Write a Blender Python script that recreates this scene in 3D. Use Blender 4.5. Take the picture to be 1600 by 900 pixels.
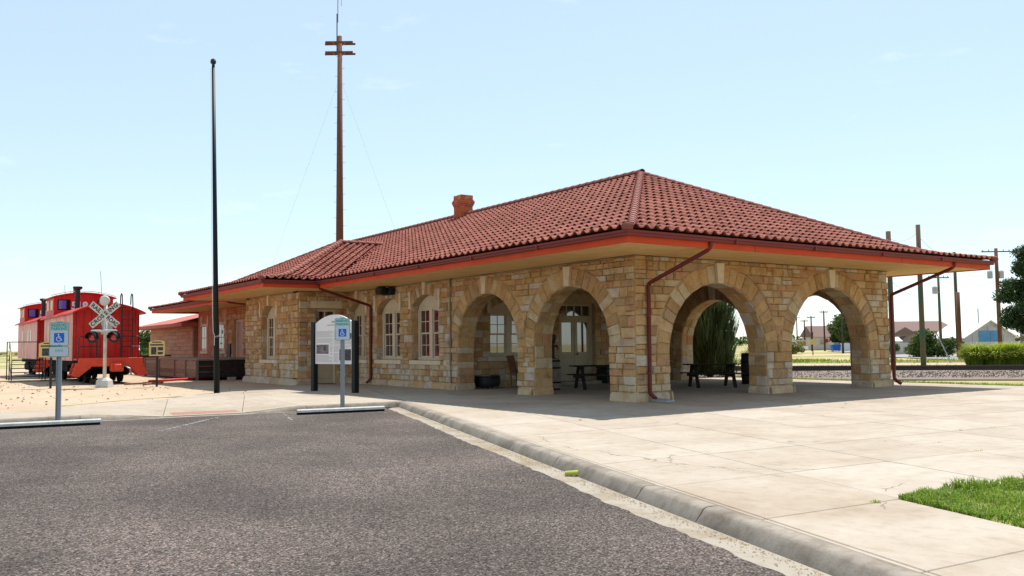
import bpy, bmesh, math, random
from mathutils import Vector, Matrix
from mathutils.geometry import tessellate_polygon
R = math.radians
rnd = random.Random(11)
for o in list(bpy.data.objects): bpy.data.objects.remove(o)
scn = bpy.context.scene
COL = scn.collection

# ------------------------------------------------------------------ camera
CAM = Vector((-15.657, -16.874, 1.5))
yaw, pit, rol = R(55.036), R(3.675), R(0.68)
F = Vector((math.cos(yaw)*math.cos(pit), math.sin(yaw)*math.cos(pit), math.sin(pit)))
Rt = Vector((math.sin(yaw), -math.cos(yaw), 0)); Up = Rt.cross(F)
R2 = Rt*math.cos(rol) - Up*math.sin(rol); U2 = Rt*math.sin(rol) + Up*math.cos(rol)
cd = bpy.data.cameras.new('Camera'); cam = bpy.data.objects.new('Camera', cd); COL.objects.link(cam)
cd.sensor_width = 36; cd.lens = 1381.84/1600*36; cd.clip_start = 0.1; cd.clip_end = 6000
m = Matrix.Identity(4)
for i in range(3):
    m[i][0], m[i][1], m[i][2], m[i][3] = R2[i], U2[i], -F[i], CAM[i]
cam.matrix_world = m; scn.camera = cam

# ------------------------------------------------------------------ sky, sun, exposure
SUN = Vector((1.73, 1.06, 4.03)).normalized()
W = bpy.data.worlds.new('World'); scn.world = W; W.use_nodes = True
wn, wl = W.node_tree.nodes, W.node_tree.links
wn.clear()
sky = wn.new('ShaderNodeTexSky'); sky.sky_type = 'NISHITA'; sky.sun_disc = False
sky.sun_elevation = math.asin(SUN.z); sky.sun_rotation = math.atan2(SUN.x, SUN.y)
sky.altitude = 900; sky.air_density = 1.0; sky.dust_density = 0.5; sky.ozone_density = 1.0
bg = wn.new('ShaderNodeBackground'); bg.inputs['Strength'].default_value = 0.108
wo = wn.new('ShaderNodeOutputWorld')
tc = wn.new('ShaderNodeTexCoord'); mp = wn.new('ShaderNodeMapping'); mp.inputs['Scale'].default_value = (2.2, 2.2, 9.0)
mp.inputs['Rotation'].default_value = (0.12, -0.1, 2.0)
nz = wn.new('ShaderNodeTexNoise'); nz.inputs['Scale'].default_value = 2.1; nz.inputs['Detail'].default_value = 7; nz.inputs['Roughness'].default_value = 0.62
cr = wn.new('ShaderNodeValToRGB'); cr.color_ramp.elements[0].position = 0.60; cr.color_ramp.elements[1].position = 1.0
cr.color_ramp.elements[1].color = (0.55, 0.55, 0.55, 1)
mx = wn.new('ShaderNodeMix'); mx.data_type = 'RGBA'
mx.inputs['B'].default_value = (10.5, 10.9, 11.2, 1)
wl.new(tc.outputs['Generated'], mp.inputs['Vector']); wl.new(mp.outputs['Vector'], nz.inputs['Vector'])
wl.new(nz.outputs['Fac'], cr.inputs['Fac']); wl.new(cr.outputs['Color'], mx.inputs['Factor'])
veil = wn.new('ShaderNodeMix'); veil.data_type = 'RGBA'; veil.inputs['Factor'].default_value = .36; veil.inputs['B'].default_value = (7.9, 9.6, 10.2, 1)   # thin even summer veil
wl.new(sky.outputs['Color'], veil.inputs['A']); wl.new(veil.outputs['Result'], mx.inputs['A']); wl.new(mx.outputs['Result'], bg.inputs['Color']); wl.new(bg.outputs['Background'], wo.inputs['Surface'])
sd = bpy.data.lights.new('Sun', 'SUN'); sd.energy = 5.0; sd.angle = R(0.53); sd.color = (1.0, 0.955, 0.88)
sun = bpy.data.objects.new('Sun', sd); COL.objects.link(sun); sun.location = (20, 12, 45)
sun.rotation_euler = SUN.to_track_quat('Z', 'Y').to_euler()
scn.view_settings.view_transform = 'Standard'; scn.view_settings.look = 'None'
scn.view_settings.exposure = 0.43; scn.view_settings.gamma = 1; scn.view_settings.use_curve_mapping = False
scn.render.resolution_x = 1024; scn.render.resolution_y = 576

# ------------------------------------------------------------------ materials
def mat(name, col, rough=0.8, spec=0.3, metal=0.0, noise=None, bump=None, tint=None, trans=0.0, wave=None, coat=0):
    """col base colour; noise=(scale, col2, lo, hi[, stretch]); bump=(scale, strength, dist); tint = ramp over per-piece attribute"""
    M = bpy.data.materials.new(name); M.use_nodes = True
    N, L = M.node_tree.nodes, M.node_tree.links
    b = N['Principled BSDF']; b.inputs['Roughness'].default_value = rough; b.inputs['Metallic'].default_value = metal
    b.inputs['Specular IOR Level'].default_value = spec
    t = N.new('ShaderNodeTexCoord'); g = N.new('ShaderNodeNewGeometry')
    rgb = N.new('ShaderNodeRGB'); rgb.outputs[0].default_value = (*col, 1); cur = rgb.outputs[0]
    if tint:
        at = N.new('ShaderNodeAttribute'); at.attribute_name = 'tint'
        rp = N.new('ShaderNodeValToRGB'); e = rp.color_ramp.elements
        e[0].position = 0; e[0].color = (*tint[0], 1); e[1].position = 1; e[1].color = (*tint[-1], 1)
        for k, c in enumerate(tint[1:-1], 1):
            x = e.new(k/(len(tint)-1)); x.color = (*c, 1)
        L.new(at.outputs['Fac'], rp.inputs['Fac']); cur = rp.outputs['Color']
    for nn in (noise if isinstance(noise, list) else [noise] if noise else []):
        sc, c2, lo, hi = nn[:4]
        n = N.new('ShaderNodeTexNoise'); n.inputs['Scale'].default_value = sc; n.inputs['Detail'].default_value = 5; n.inputs['Roughness'].default_value = 0.6
        src = g.outputs['Position']
        if len(nn) > 4:
            mpp = N.new('ShaderNodeMapping'); mpp.inputs['Scale'].default_value = nn[4]; L.new(src, mpp.inputs['Vector']); src = mpp.outputs['Vector']
        L.new(src, n.inputs['Vector'])
        r = N.new('ShaderNodeMapRange'); r.inputs['From Min'].default_value = lo; r.inputs['From Max'].default_value = hi
        L.new(n.outputs['Fac'], r.inputs['Value'])
        x = N.new('ShaderNodeMix'); x.data_type = 'RGBA'; L.new(r.outputs['Result'], x.inputs['Factor']); L.new(cur, x.inputs['A'])
        if len(c2) == 4:      # multiply
            x.blend_type = 'MULTIPLY'
        x.inputs['B'].default_value = (*c2[:3], 1); cur = x.outputs['Result']
    if wave:                                   # hairline cracks: (scale, width, colour)
        nw = N.new('ShaderNodeTexNoise'); nw.inputs['Scale'].default_value = wave[0]*3; nw.inputs['Detail'].default_value = 6; L.new(g.outputs['Position'], nw.inputs['Vector'])
        ad = N.new('ShaderNodeVectorMath'); ad.operation = 'MULTIPLY_ADD'; ad.inputs[1].default_value = (.55,.55,.55); L.new(nw.outputs['Color'], ad.inputs[0]); L.new(g.outputs['Position'], ad.inputs[2])
        vv = N.new('ShaderNodeTexVoronoi'); vv.feature = 'DISTANCE_TO_EDGE'; vv.inputs['Scale'].default_value = wave[0]; L.new(ad.outputs['Vector'], vv.inputs['Vector'])
        lt_ = N.new('ShaderNodeMath'); lt_.operation = 'LESS_THAN'; lt_.inputs[1].default_value = wave[1]; L.new(vv.outputs['Distance'], lt_.inputs[0])
        nm_ = N.new('ShaderNodeTexNoise'); nm_.inputs['Scale'].default_value = wave[0]*.8; L.new(g.outputs['Position'], nm_.inputs['Vector'])
        gt_ = N.new('ShaderNodeMath'); gt_.operation = 'GREATER_THAN'; gt_.inputs[1].default_value = .56; L.new(nm_.outputs['Fac'], gt_.inputs[0])
        ml = N.new('ShaderNodeMath'); ml.operation = 'MULTIPLY'; L.new(lt_.outputs[0], ml.inputs[0]); L.new(gt_.outputs[0], ml.inputs[1])
        xx = N.new('ShaderNodeMix'); xx.data_type = 'RGBA'; L.new(ml.outputs[0], xx.inputs['Factor']); L.new(cur, xx.inputs['A']); xx.inputs['B'].default_value = (*wave[2],1); cur = xx.outputs['Result']
    L.new(cur, b.inputs['Base Color'])
    if bump:
        n = N.new('ShaderNodeTexNoise'); n.inputs['Scale'].default_value = bump[0]; n.inputs['Detail'].default_value = 4
        L.new(g.outputs['Position'], n.inputs['Vector'])
        bp = N.new('ShaderNodeBump'); bp.inputs['Strength'].default_value = bump[1]; bp.inputs['Distance'].default_value = bump[2]
        L.new(n.outputs['Fac'], bp.inputs['Height']); L.new(bp.outputs['Normal'], b.inputs['Normal'])
    if trans:
        tr = N.new('ShaderNodeBsdfTranslucent'); L.new(cur, tr.inputs['Color'])
        mxs = N.new('ShaderNodeMixShader'); mxs.inputs['Fac'].default_value = trans
        L.new(b.outputs[0], mxs.inputs[1]); L.new(tr.outputs[0], mxs.inputs[2]); L.new(mxs.outputs[0], N['Material Output'].inputs['Surface'])
    if coat: b.inputs['Coat Weight'].default_value = coat
    return M

STONE_T = [(.44,.265,.125), (.58,.365,.175), (.50,.30,.14), (.61,.415,.225), (.53,.285,.16), (.61,.475,.31), (.56,.335,.15), (.62,.53,.43), (.45,.28,.155), (.60,.50,.41)]
STONE_T = [tuple(c*.96+q*.06 for c,q in zip(t,(.66,.50,.28))) for t in STONE_T]
M = {}
M['stone'] = mat('sandstone', (.4,.3,.2), .92, .1, tint=STONE_T, noise=[(3.5,(.72,.62,.5,1),.45,.75),(14,(1.25,1.2,1.12,1),.52,.8),(26,(.55,.45,.36,1),.6,.78)], bump=(20,1.0,.05))
M['mortar'] = mat('mortar', (.50,.355,.20), .95, .1, noise=(9,(.38,.25,.12),.4,.7), bump=(40,.4,.01))
M['limestone'] = mat('dressed_limestone', (.74,.61,.44), .85, .2, noise=(5,(.82,.78,.7,1),.45,.75), bump=(60,.2,.005))
M['tile'] = mat('clay_tile', (.3,.1,.08), .8, .15, tint=[(.215,.062,.042),(.31,.096,.068),(.26,.077,.055),(.36,.12,.088),(.28,.082,.058),(.33,.105,.07)], noise=[(.8,(.80,.76,.72,1),.42,.68),(3.2,(.82,.80,.76,1),.5,.72,(1,1,.35)),(45,(.75,.72,.7,1),.5,.75)], bump=(90,.15,.004))
M['ridge'] = mat('ridge_tile', (.25,.08,.06), .75, .2, noise=(30,(.8,.75,.72,1),.45,.7))
M['tile_under'] = mat('roof_underlay', (.06,.03,.026), .9, .1)
M['fascia'] = mat('orange_red_paint', (.58,.062,.012), .6, .2, noise=(2,(.85,.8,.8,1),.4,.7))
M['gutter'] = mat('maroon_metal', (.20,.034,.030), .55, .25, noise=(1.4,(.85,.85,.85,1),.4,.7))
M['spout'] = mat('maroon_pipe', (.15,.026,.022), .5, .25, noise=(3,(.75,.72,.7,1),.45,.7))
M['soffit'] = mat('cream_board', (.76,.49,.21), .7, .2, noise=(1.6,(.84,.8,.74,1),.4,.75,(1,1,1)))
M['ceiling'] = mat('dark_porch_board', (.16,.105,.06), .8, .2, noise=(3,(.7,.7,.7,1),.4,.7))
M['flash'] = mat('grey_flashing', (.18,.165,.14), .8, .2)
M['cream'] = mat('cream_paint', (.66,.54,.40), .55, .35, noise=(3,(.88,.86,.82,1),.45,.75))
M['cream_d'] = mat('cream_door_paint', (.50,.41,.28), .5, .35, noise=(3,(.88,.86,.82,1),.45,.75))
M['glass'] = mat('window_glass', (.035,.026,.03), .03, .9)
M['glass'].node_tree.nodes['Principled BSDF'].inputs['IOR'].default_value = 2.0
M['brick'] = mat('red_brick', (.46,.12,.055), .85, .2, noise=[(14,(.7,.62,.6,1),.45,.65,(1,1,4)),(5,(.62,.28,.15),.55,.7)], bump=(30,.4,.01))
M['concrete'] = mat('pale_concrete', (.4,.34,.28), .88, .2, tint=[(.37,.315,.255),(.405,.35,.29),(.385,.33,.268),(.425,.372,.315)], noise=[(.9,(.86,.83,.79,1),.42,.72),(6,(.9,.88,.85,1),.48,.7),(.28,(.80,.74,.67,1),.52,.7),(.8,(1.10,1.10,1.10,1),.52,.72,(1,3,1)),(2.2,(.86,.82,.77,1),.56,.72,(3,1,1)),(60,(.9,.89,.88,1),.5,.7)], bump=(120,.12,.003), wave=(.42,.0035,(.22,.18,.14)))
M['kerb'] = mat('kerb_concrete', (.30,.262,.22), .9, .2, noise=[(1.6,(.6,.57,.54,1),.42,.68),(9,(.78,.74,.7,1),.46,.68),(70,(.85,.85,.85,1),.5,.7)], bump=(60,.3,.006))
M['gutterpan'] = mat('sandy_gutter_concrete', (.33,.295,.245), .95, .1, noise=[(1.1,(.25,.20,.145),.48,.64),(7,(.28,.23,.175),.52,.7),(90,(.8,.8,.8,1),.5,.7)], bump=(50,.5,.01))
M['dirt'] = mat('pale_sand', (.45,.355,.26), .95, .1, noise=[(.33,(.40,.305,.215),.42,.68),(2.6,(.88,.85,.82,1),.48,.7),(25,(.85,.82,.78,1),.5,.72)], bump=(16,.5,.03))
M['farground'] = mat('dry_ground', (.46,.36,.22), .95, .1, noise=[(.05,(.20,.215,.065),.42,.58),(.35,(.34,.29,.12),.48,.66),(3,(.8,.78,.7,1),.48,.7)])
M['grass'] = mat('green_turf', (.16,.19,.05), .9, .15, noise=[(.5,(.27,.22,.10),.46,.64),(6,(.7,.75,.6,1),.45,.7)])
M['blade'] = mat('grass_blade', (.16,.27,.03), .6, .25, tint=[(.13,.22,.025),(.22,.34,.04),(.29,.40,.06),(.42,.40,.16)], trans=.4)
M['road'] = mat('grey_road', (.30,.28,.27), .9, .2, noise=(2,(.8,.8,.8,1),.4,.7))
M['ballast'] = mat('ballast_stone', (.17,.135,.11), .95, .1, tint=[(.13,.10,.085),(.18,.145,.12),(.22,.175,.148),(.15,.12,.10)])
M['rail'] = mat('rusty_rail', (.055,.042,.036), .7, .3)
M['tie'] = mat('creosote_tie', (.09,.065,.05), .9, .1, noise=(8,(.6,.6,.6,1),.4,.7))
M['black'] = mat('black_paint', (.014,.014,.016), .5, .35)
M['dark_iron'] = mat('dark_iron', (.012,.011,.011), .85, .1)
M['darkgreen'] = mat('dark_pole_paint', (.008,.012,.013), .5, .2)
M['galv'] = mat('galvanised_steel', (.30,.32,.34), .5, .4, metal=.5)
M['white'] = mat('white_paint', (.78,.77,.74), .55, .3)
M['offwhite'] = mat('weathered_white', (.58,.56,.52), .7, .2, noise=[(4,(.75,.72,.68,1),.46,.68),(14,(.7,.68,.66,1),.56,.72)])
M['ink'] = mat('black_lettering', (.025,.025,.025), .6, .2)
M['teal'] = mat('teal_lettering', (.05,.36,.30), .6, .2)
M['signface'] = mat('sign_face', (.56,.62,.66), .4, .4)
M['blue'] = mat('blue_panel', (.012,.14,.66), .5, .3)
M['cabred'] = mat('caboose_red', (.57,.018,.010), .5, .3, noise=[(2.2,(.75,.7,.7,1),.4,.7),(6,(.55,.5,.5,1),.58,.75,(1,1,.25))])
M['caborange'] = mat('bright_red_paint', (.66,.055,.02), .5, .4, noise=(3,(.8,.75,.7,1),.45,.7))
M['cabpink'] = mat('bleached_red_plank', (.70,.42,.38), .8, .2, noise=[(1.1,(.64,.22,.18),.46,.68,(1,1,.25)),(7,(.9,.86,.84,1),.45,.7),(.5,(.72,.56,.38),.56,.7)])
M['wood_dark'] = mat('stained_and_shade_wood', (.035,.026,.022), .75, .2, noise=(6,(.6,.6,.6,1),.4,.7))
M['wood_grey'] = mat('weathered_grey_wood', (.27,.22,.18), .9, .1, tint=[(.20,.165,.135),(.30,.25,.21),(.25,.20,.17),(.16,.125,.105)], noise=(5,(.65,.62,.6,1),.45,.7,(1,1,8)))
M['wood_brown'] = mat('brown_wood', (.24,.12,.06), .8, .2, noise=(8,(.6,.55,.5,1),.45,.7))
M['stave'] = mat('barrel_stave', (.25,.21,.175), .8, .2, noise=(9,(.55,.52,.5,1),.42,.68,(4,4,.5)))
M['pole'] = mat('brown_pole', (.17,.075,.045), .85, .15, noise=(4,(.65,.6,.58,1),.45,.7,(3,3,.4)))
M['polegreen'] = mat('treated_green_brown_pole', (.13,.085,.05), .85, .15, noise=(.35,(.05,.11,.075),.45,.6))
M['trunk'] = mat('bark', (.10,.075,.05), .95, .1, noise=(9,(.6,.6,.6,1),.4,.7))
M['leaf'] = mat('green_leaf', (.06,.1,.02), .6, .25, tint=[(.035,.065,.014),(.06,.105,.02),(.09,.135,.03),(.12,.16,.04)], trans=.25)
M['leaf_dark'] = mat('dark_needle', (.025,.05,.018), .65, .2, tint=[(.012,.028,.010),(.024,.05,.016),(.045,.085,.022),(.075,.12,.03)], trans=.15)
M['leaf_shrub'] = mat('feathery_leaf', (.06,.09,.03), .65, .2, tint=[(.03,.052,.018),(.06,.092,.03),(.10,.14,.05),(.18,.20,.09)], trans=.25)
M['leaf_pale'] = mat('pale_leaf', (.18,.22,.06), .65, .2, tint=[(.10,.14,.03),(.19,.23,.06),(.28,.28,.11),(.34,.31,.16)], trans=.3)
M['plume'] = mat('tall_grass_blade', (.2,.3,.03), .6, .25, tint=[(.10,.16,.02),(.20,.28,.03),(.33,.40,.04),(.46,.48,.07)], trans=.4)
M['stone_pink'] = mat('pinkish_block', (.46,.27,.19), .9, .15, tint=[(.42,.24,.165),(.50,.31,.22),(.46,.30,.20),(.40,.20,.14)], noise=(8,(.75,.7,.65,1),.45,.7), bump=(30,.4,.01))
M['shingle'] = mat('red_shingle', (.45,.135,.10), .8, .2, noise=(3,(.8,.78,.75,1),.4,.7))
M['plank_red'] = mat('faded_red_stone', (.46,.17,.11), .85, .15, noise=[(2.5,(.5,.32,.22),.5,.7),(16,(.75,.7,.68,1),.48,.7)], bump=(25,.4,.01))
M['grey_metal'] = mat('grey_sheet_metal', (.47,.47,.48), .7, .25, noise=(1.2,(.8,.78,.76,1),.4,.7))
M['brown_roof'] = mat('brown_roof', (.20,.135,.12), .9, .1)
M['tan_wall'] = mat('tan_wall', (.42,.33,.26), .9, .1)
M['pale_wall'] = mat('pale_wall', (.58,.54,.48), .9, .1, noise=(.8,(.85,.82,.8,1),.4,.7))
M['steelblue'] = mat('blue_door_paint', (.10,.29,.50), .6, .3, noise=(1.5,(.8,.8,.8,1),.4,.7))
M['dumpblue'] = mat('blue_bin_paint', (.01,.11,.55), .5, .3)
M['stopred'] = mat('red_sign', (.6,.03,.02), .5, .3)
M['yellowsign'] = mat('tan_yellow_panel', (.58,.42,.16), .6, .3)
M['photo'] = mat('faded_picture', (.19,.165,.175), .6, .3, noise=(7,(.045,.035,.045),.45,.62))
M['photo_dark'] = mat('dark_picture', (.035,.03,.04), .6, .3, noise=(22,(.30,.28,.28),.58,.7))
M['boardface'] = mat('grey_board_face', (.70,.67,.67), .5, .3)
M['faint'] = mat('faint_print', (.36,.33,.35), .6, .2)
M['lens'] = mat('red_lens', (.45,.02,.02), .15, .6)
M['amber'] = mat('amber_glass', (.7,.28,.03), .3, .4)
M['wire'] = mat('wire', (.16,.17,.18), .6, .2)
M['rope'] = mat('white_rope', (.72,.72,.7), .8, .1)
M['asphalt'] = None

# asphalt: stones of several greys in a dark binder
A = bpy.data.materials.new('coarse_asphalt'); A.use_nodes = True; M['asphalt'] = A
N, L = A.node_tree.nodes, A.node_tree.links; b = N['Principled BSDF']; b.inputs['Roughness'].default_value = .85; b.inputs['Specular IOR Level'].default_value = .25
g = N.new('ShaderNodeNewGeometry')
v = N.new('ShaderNodeTexVoronoi'); v.inputs['Scale'].default_value = 72; L.new(g.outputs['Position'], v.inputs['Vector'])
sx = N.new('ShaderNodeSeparateColor'); L.new(v.outputs['Color'], sx.inputs['Color'])
rp = N.new('ShaderNodeValToRGB'); e = rp.color_ramp.elements
e[0].position = 0; e[0].color = (.02,.017,.016,1); e[1].position = 1; e[1].color = (.50,.40,.35,1)
for p_, c_ in ((.15,.035),(.35,.08),(.6,.135),(.85,.21)):
    x = e.new(p_); x.color = (c_*1.26, c_*.96, c_*.82, 1)
L.new(sx.outputs['Red'], rp.inputs['Fac'])
n1 = N.new('ShaderNodeTexNoise'); n1.inputs['Scale'].default_value = .38; n1.inputs['Detail'].default_value = 8; L.new(g.outputs['Position'], n1.inputs['Vector'])
r1 = N.new('ShaderNodeMapRange'); r1.inputs['From Min'].default_value = .4; r1.inputs['From Max'].default_value = .7; r1.inputs['To Min'].default_value = .40; r1.inputs['To Max'].default_value = .74
L.new(n1.outputs['Fac'], r1.inputs['Value'])
x1 = N.new('ShaderNodeVectorMath'); x1.operation = 'SCALE'; L.new(rp.outputs['Color'], x1.inputs[0]); L.new(r1.outputs['Result'], x1.inputs['Scale'])
v2 = N.new('ShaderNodeTexVoronoi'); v2.inputs['Scale'].default_value = 36; L.new(g.outputs['Position'], v2.inputs['Vector'])
s2 = N.new('ShaderNodeSeparateColor'); L.new(v2.outputs['Color'], s2.inputs['Color'])
m1 = N.new('ShaderNodeMath'); m1.operation = 'LESS_THAN'; m1.inputs[1].default_value = .13; L.new(s2.outputs['Green'], m1.inputs[0])
m2_ = N.new('ShaderNodeMath'); m2_.operation = 'LESS_THAN'; m2_.inputs[1].default_value = .42; L.new(v2.outputs['Distance'], m2_.inputs[0])
m3 = N.new('ShaderNodeMath'); m3.operation = 'MULTIPLY'; L.new(m1.outputs[0], m3.inputs[0]); L.new(m2_.outputs[0], m3.inputs[1])
pm_ = N.new('ShaderNodeMix'); pm_.data_type = 'RGBA'; L.new(m3.outputs[0], pm_.inputs['Factor']); n4 = N.new('ShaderNodeTexNoise'); n4.inputs['Scale'].default_value = .7; n4.inputs['Detail'].default_value = 5; n4.inputs['Distortion'].default_value = .6; L.new(g.outputs['Position'], n4.inputs['Vector'])
r4 = N.new('ShaderNodeMapRange'); r4.inputs['From Min'].default_value = .58; r4.inputs['From Max'].default_value = .72; r4.inputs['To Min'].default_value = 1.0; r4.inputs['To Max'].default_value = .84; L.new(n4.outputs['Fac'], r4.inputs['Value'])
x4 = N.new('ShaderNodeVectorMath'); x4.operation = 'SCALE'; L.new(x1.outputs['Vector'], x4.inputs[0]); L.new(r4.outputs['Result'], x4.inputs['Scale'])
L.new(x4.outputs['Vector'], pm_.inputs['A']); pm_.inputs['B'].default_value = (.012,.010,.010,1)
L.new(pm_.outputs['Result'], b.inputs['Base Color'])
bp = N.new('ShaderNodeBump'); bp.inputs['Strength'].default_value = .9; bp.inputs['Distance'].default_value = .008; bp.invert = True
L.new(v.outputs['Distance'], bp.inputs['Height']); L.new(bp.outputs['Normal'], b.inputs['Normal'])

# ------------------------------------------------------------------ mesh helpers
def tag(o, label=None, cat=None, group=None, kind=None):
    if label: o['label'] = label
    if cat: o['category'] = cat
    if group: o['group'] = group
    if kind: o['kind'] = kind
    return o
def empty(name, loc=(0,0,0), rz=0, label=None, cat=None, group=None):
    o = bpy.data.objects.new(name, None); COL.objects.link(o); o.location = loc; o.rotation_euler = (0,0,R(rz)); o.empty_display_size = .2
    return tag(o, label, cat, group)
def link(name, me, parent=None):
    o = bpy.data.objects.new(name, me); COL.objects.link(o)
    if parent: o.parent = parent
    return o
class MB:
    def __init__(s): s.v, s.f, s.t, s.m = [], [], [], []
    def add(s, vs, fs, tint=0.5, mi=0):
        o = len(s.v); s.v += [tuple(p) for p in vs]
        for f in fs: s.f.append(tuple(i+o for i in f)); s.t.append(tint); s.m.append(mi)
        return s
    def box(s, x0, x1, y0, y1, z0, z1, c=0.0, tint=.5, mi=0):
        if x0 > x1: x0, x1 = x1, x0
        if y0 > y1: y0, y1 = y1, y0
        if z0 > z1: z0, z1 = z1, z0
        if c <= 0:
            v = [(x,y,z) for z in (z0,z1) for x,y in ((x0,y0),(x1,y0),(x1,y1),(x0,y1))]
            return s.add(v, [(3,2,1,0),(4,5,6,7),(0,1,5,4),(1,2,6,5),(2,3,7,6),(3,0,4,7)], tint, mi)
        c = min(c, (x1-x0)*.4, (y1-y0)*.4, (z1-z0)*.4)
        def ring(i, z): return [(x0+i+c,y0+i,z),(x1-i-c,y0+i,z),(x1-i,y0+i+c,z),(x1-i,y1-i-c,z),(x1-i-c,y1-i,z),(x0+i+c,y1-i,z),(x0+i,y1-i-c,z),(x0+i,y0+i+c,z)]
        rs = [ring(c*.7,z0), ring(0,z0+c), ring(0,z1-c), ring(c*.7,z1)]
        v = sum(rs, []); fs = [tuple(range(7,-1,-1)), tuple(range(24,32))]
        for k in range(3):
            for i in range(8): fs.append((k*8+i, k*8+(i+1)%8, k*8+8+(i+1)%8, k*8+8+i))
        return s.add(v, fs, tint, mi)
    def beam(s, p0, p1, w, h, up=(0,0,1), tint=.5, mi=0):
        p0, p1 = Vector(p0), Vector(p1); d = (p1-p0).normalized(); up = Vector(up)
        if abs(d.dot(up)) > .98: up = Vector((1,0,0))
        sd_ = d.cross(up).normalized(); u = sd_.cross(d)
        v = [p + sd_*(a*w/2) + u*(b_*h/2) for p in (p0,p1) for a,b_ in ((-1,-1),(1,-1),(1,1),(-1,1))]
        return s.add(v, [(0,1,2,3),(7,6,5,4),(0,4,5,1),(1,5,6,2),(2,6,7,3),(3,7,4,0)], tint, mi)
    def cyl(s, p0, p1, r0, r1=None, n=10, cap=True, tint=.5, mi=0):
        r1 = r0 if r1 is None else r1
        p0, p1 = Vector(p0), Vector(p1); d = (p1-p0).normalized(); a = d.orthogonal().normalized(); b_ = d.cross(a)
        v = [p + (a*math.cos(2*math.pi*i/n) + b_*math.sin(2*math.pi*i/n))*r for p,r in ((p0,r0),(p1,r1)) for i in range(n)]
        fs = [(i,(i+1)%n,n+(i+1)%n,n+i) for i in range(n)]
        if cap: fs += [tuple(range(n-1,-1,-1)), tuple(range(n,2*n))]
        return s.add(v, fs, tint, mi)
    def tube(s, pts, r, n=6, tint=.5, mi=0):
        pts = [Vector(p) for p in pts]; o = []; K = len(pts)
        up = None
        for i,p in enumerate(pts):
            d = (pts[min(i+1,K-1)] - pts[max(i-1,0)]).normalized()
            if up is None: up = d.orthogonal().normalized()
            up = (up - d*up.dot(d)).normalized(); b_ = d.cross(up); rr = r[i] if isinstance(r,(list,tuple)) else r
            o += [p + (up*math.cos(2*math.pi*k/n)+b_*math.sin(2*math.pi*k/n))*rr for k in range(n)]
        fs = [(i*n+k, i*n+(k+1)%n, (i+1)*n+(k+1)%n, (i+1)*n+k) for i in range(K-1) for k in range(n)]
        fs += [tuple(range(n-1,-1,-1)), tuple(range((K-1)*n, K*n))]
        return s.add(o, fs, tint, mi)
    def lathe(s, prof, n=16, c=(0,0,0), tint=.5, mi=0):
        v = [(c[0]+r*math.cos(2*math.pi*i/n), c[1]+r*math.sin(2*math.pi*i/n), c[2]+z) for r,z in prof for i in range(n)]
        fs = [(k*n+i, k*n+(i+1)%n, (k+1)*n+(i+1)%n, (k+1)*n+i) for k in range(len(prof)-1) for i in range(n)]
        fs += [tuple(range(n-1,-1,-1)), tuple(range((len(prof)-1)*n, len(prof)*n))]
        return s.add(v, fs, tint, mi)
    def prism(s, poly, ext, tint=.5, mi=0):
        """closed 3D polygon extruded by vector ext"""
        p = [Vector(q) for q in poly]; ext = Vector(ext); n = len(p)
        v = p + [q+ext for q in p]
        return s.add(v, [tuple(range(n-1,-1,-1)), tuple(range(n,2*n))] + [(i,(i+1)%n,n+(i+1)%n,n+i) for i in range(n)], tint, mi)
    def mesh(s, name, mats, smooth=False):
        me = bpy.data.meshes.new(name); me.from_pydata(s.v, [], s.f)
        for mm in (mats if isinstance(mats,(list,tuple)) else [mats]): me.materials.append(M[mm] if isinstance(mm,str) else mm)
        a = me.attributes.new('tint','FLOAT','FACE'); a.data.foreach_set('value', s.t)
        if any(s.m): me.polygons.foreach_set('material_index', s.m)
        if smooth: me.polygons.foreach_set('use_smooth', [True]*len(s.f))
        me.update(); return me
    def build(s, name, mats, parent=None, smooth=False, fix=False):
        me = s.mesh(name, mats, smooth)
        if fix:
            bm = bmesh.new(); bm.from_mesh(me); bmesh.ops.recalc_face_normals(bm, faces=bm.faces); bm.to_mesh(me); bm.free()
        return link(name, me, parent)
def text_part(txt, size, mat_, parent, loc, name='lettering', rot=0.0, squeeze=1.0, align='CENTER', bold=0.0):
    """flat lettering in the local xz plane facing -y; rot turns it in that plane"""
    c = bpy.data.curves.new('t','FONT'); c.body = txt; c.size = size; c.align_x = align; c.align_y = 'CENTER'; c.offset = bold; c.resolution_u = 3
    t = bpy.data.objects.new('t', c); COL.objects.link(t)
    me = bpy.data.meshes.new_from_object(t.evaluated_get(bpy.context.evaluated_depsgraph_get()))
    bpy.data.objects.remove(t); bpy.data.curves.remove(c)
    ca, sa = math.cos(rot), math.sin(rot)
    for v_ in me.vertices:
        x, y = v_.co.x*squeeze, v_.co.y; v_.co = (x*ca-y*sa, 0, x*sa+y*ca)
    me.materials.clear(); me.materials.append(M[mat_])
    o = link(name, me, parent); o.location = loc; return o
def copy_tree(o, parent=None):
    c = o.copy(); COL.objects.link(c); c.parent = parent
    for ch in list(o.children): copy_tree(ch, c)
    return c
def clip(poly, n, d):
    """keep part of 2D polygon where n.p >= d"""
    out = []
    for i in range(len(poly)):
        a, b_ = poly[i], poly[(i+1) % len(poly)]
        fa, fb = n[0]*a[0]+n[1]*a[1]-d, n[0]*b_[0]+n[1]*b_[1]-d
        if fa >= 0: out.append(a)
        if (fa >= 0) != (fb >= 0):
            t = fa/(fa-fb); out.append((a[0]+(b_[0]-a[0])*t, a[1]+(b_[1]-a[1])*t))
    return out
def area2(p): return sum(p[i][0]*p[(i+1)%len(p)][1]-p[(i+1)%len(p)][0]*p[i][1] for i in range(len(p)))/2

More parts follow.
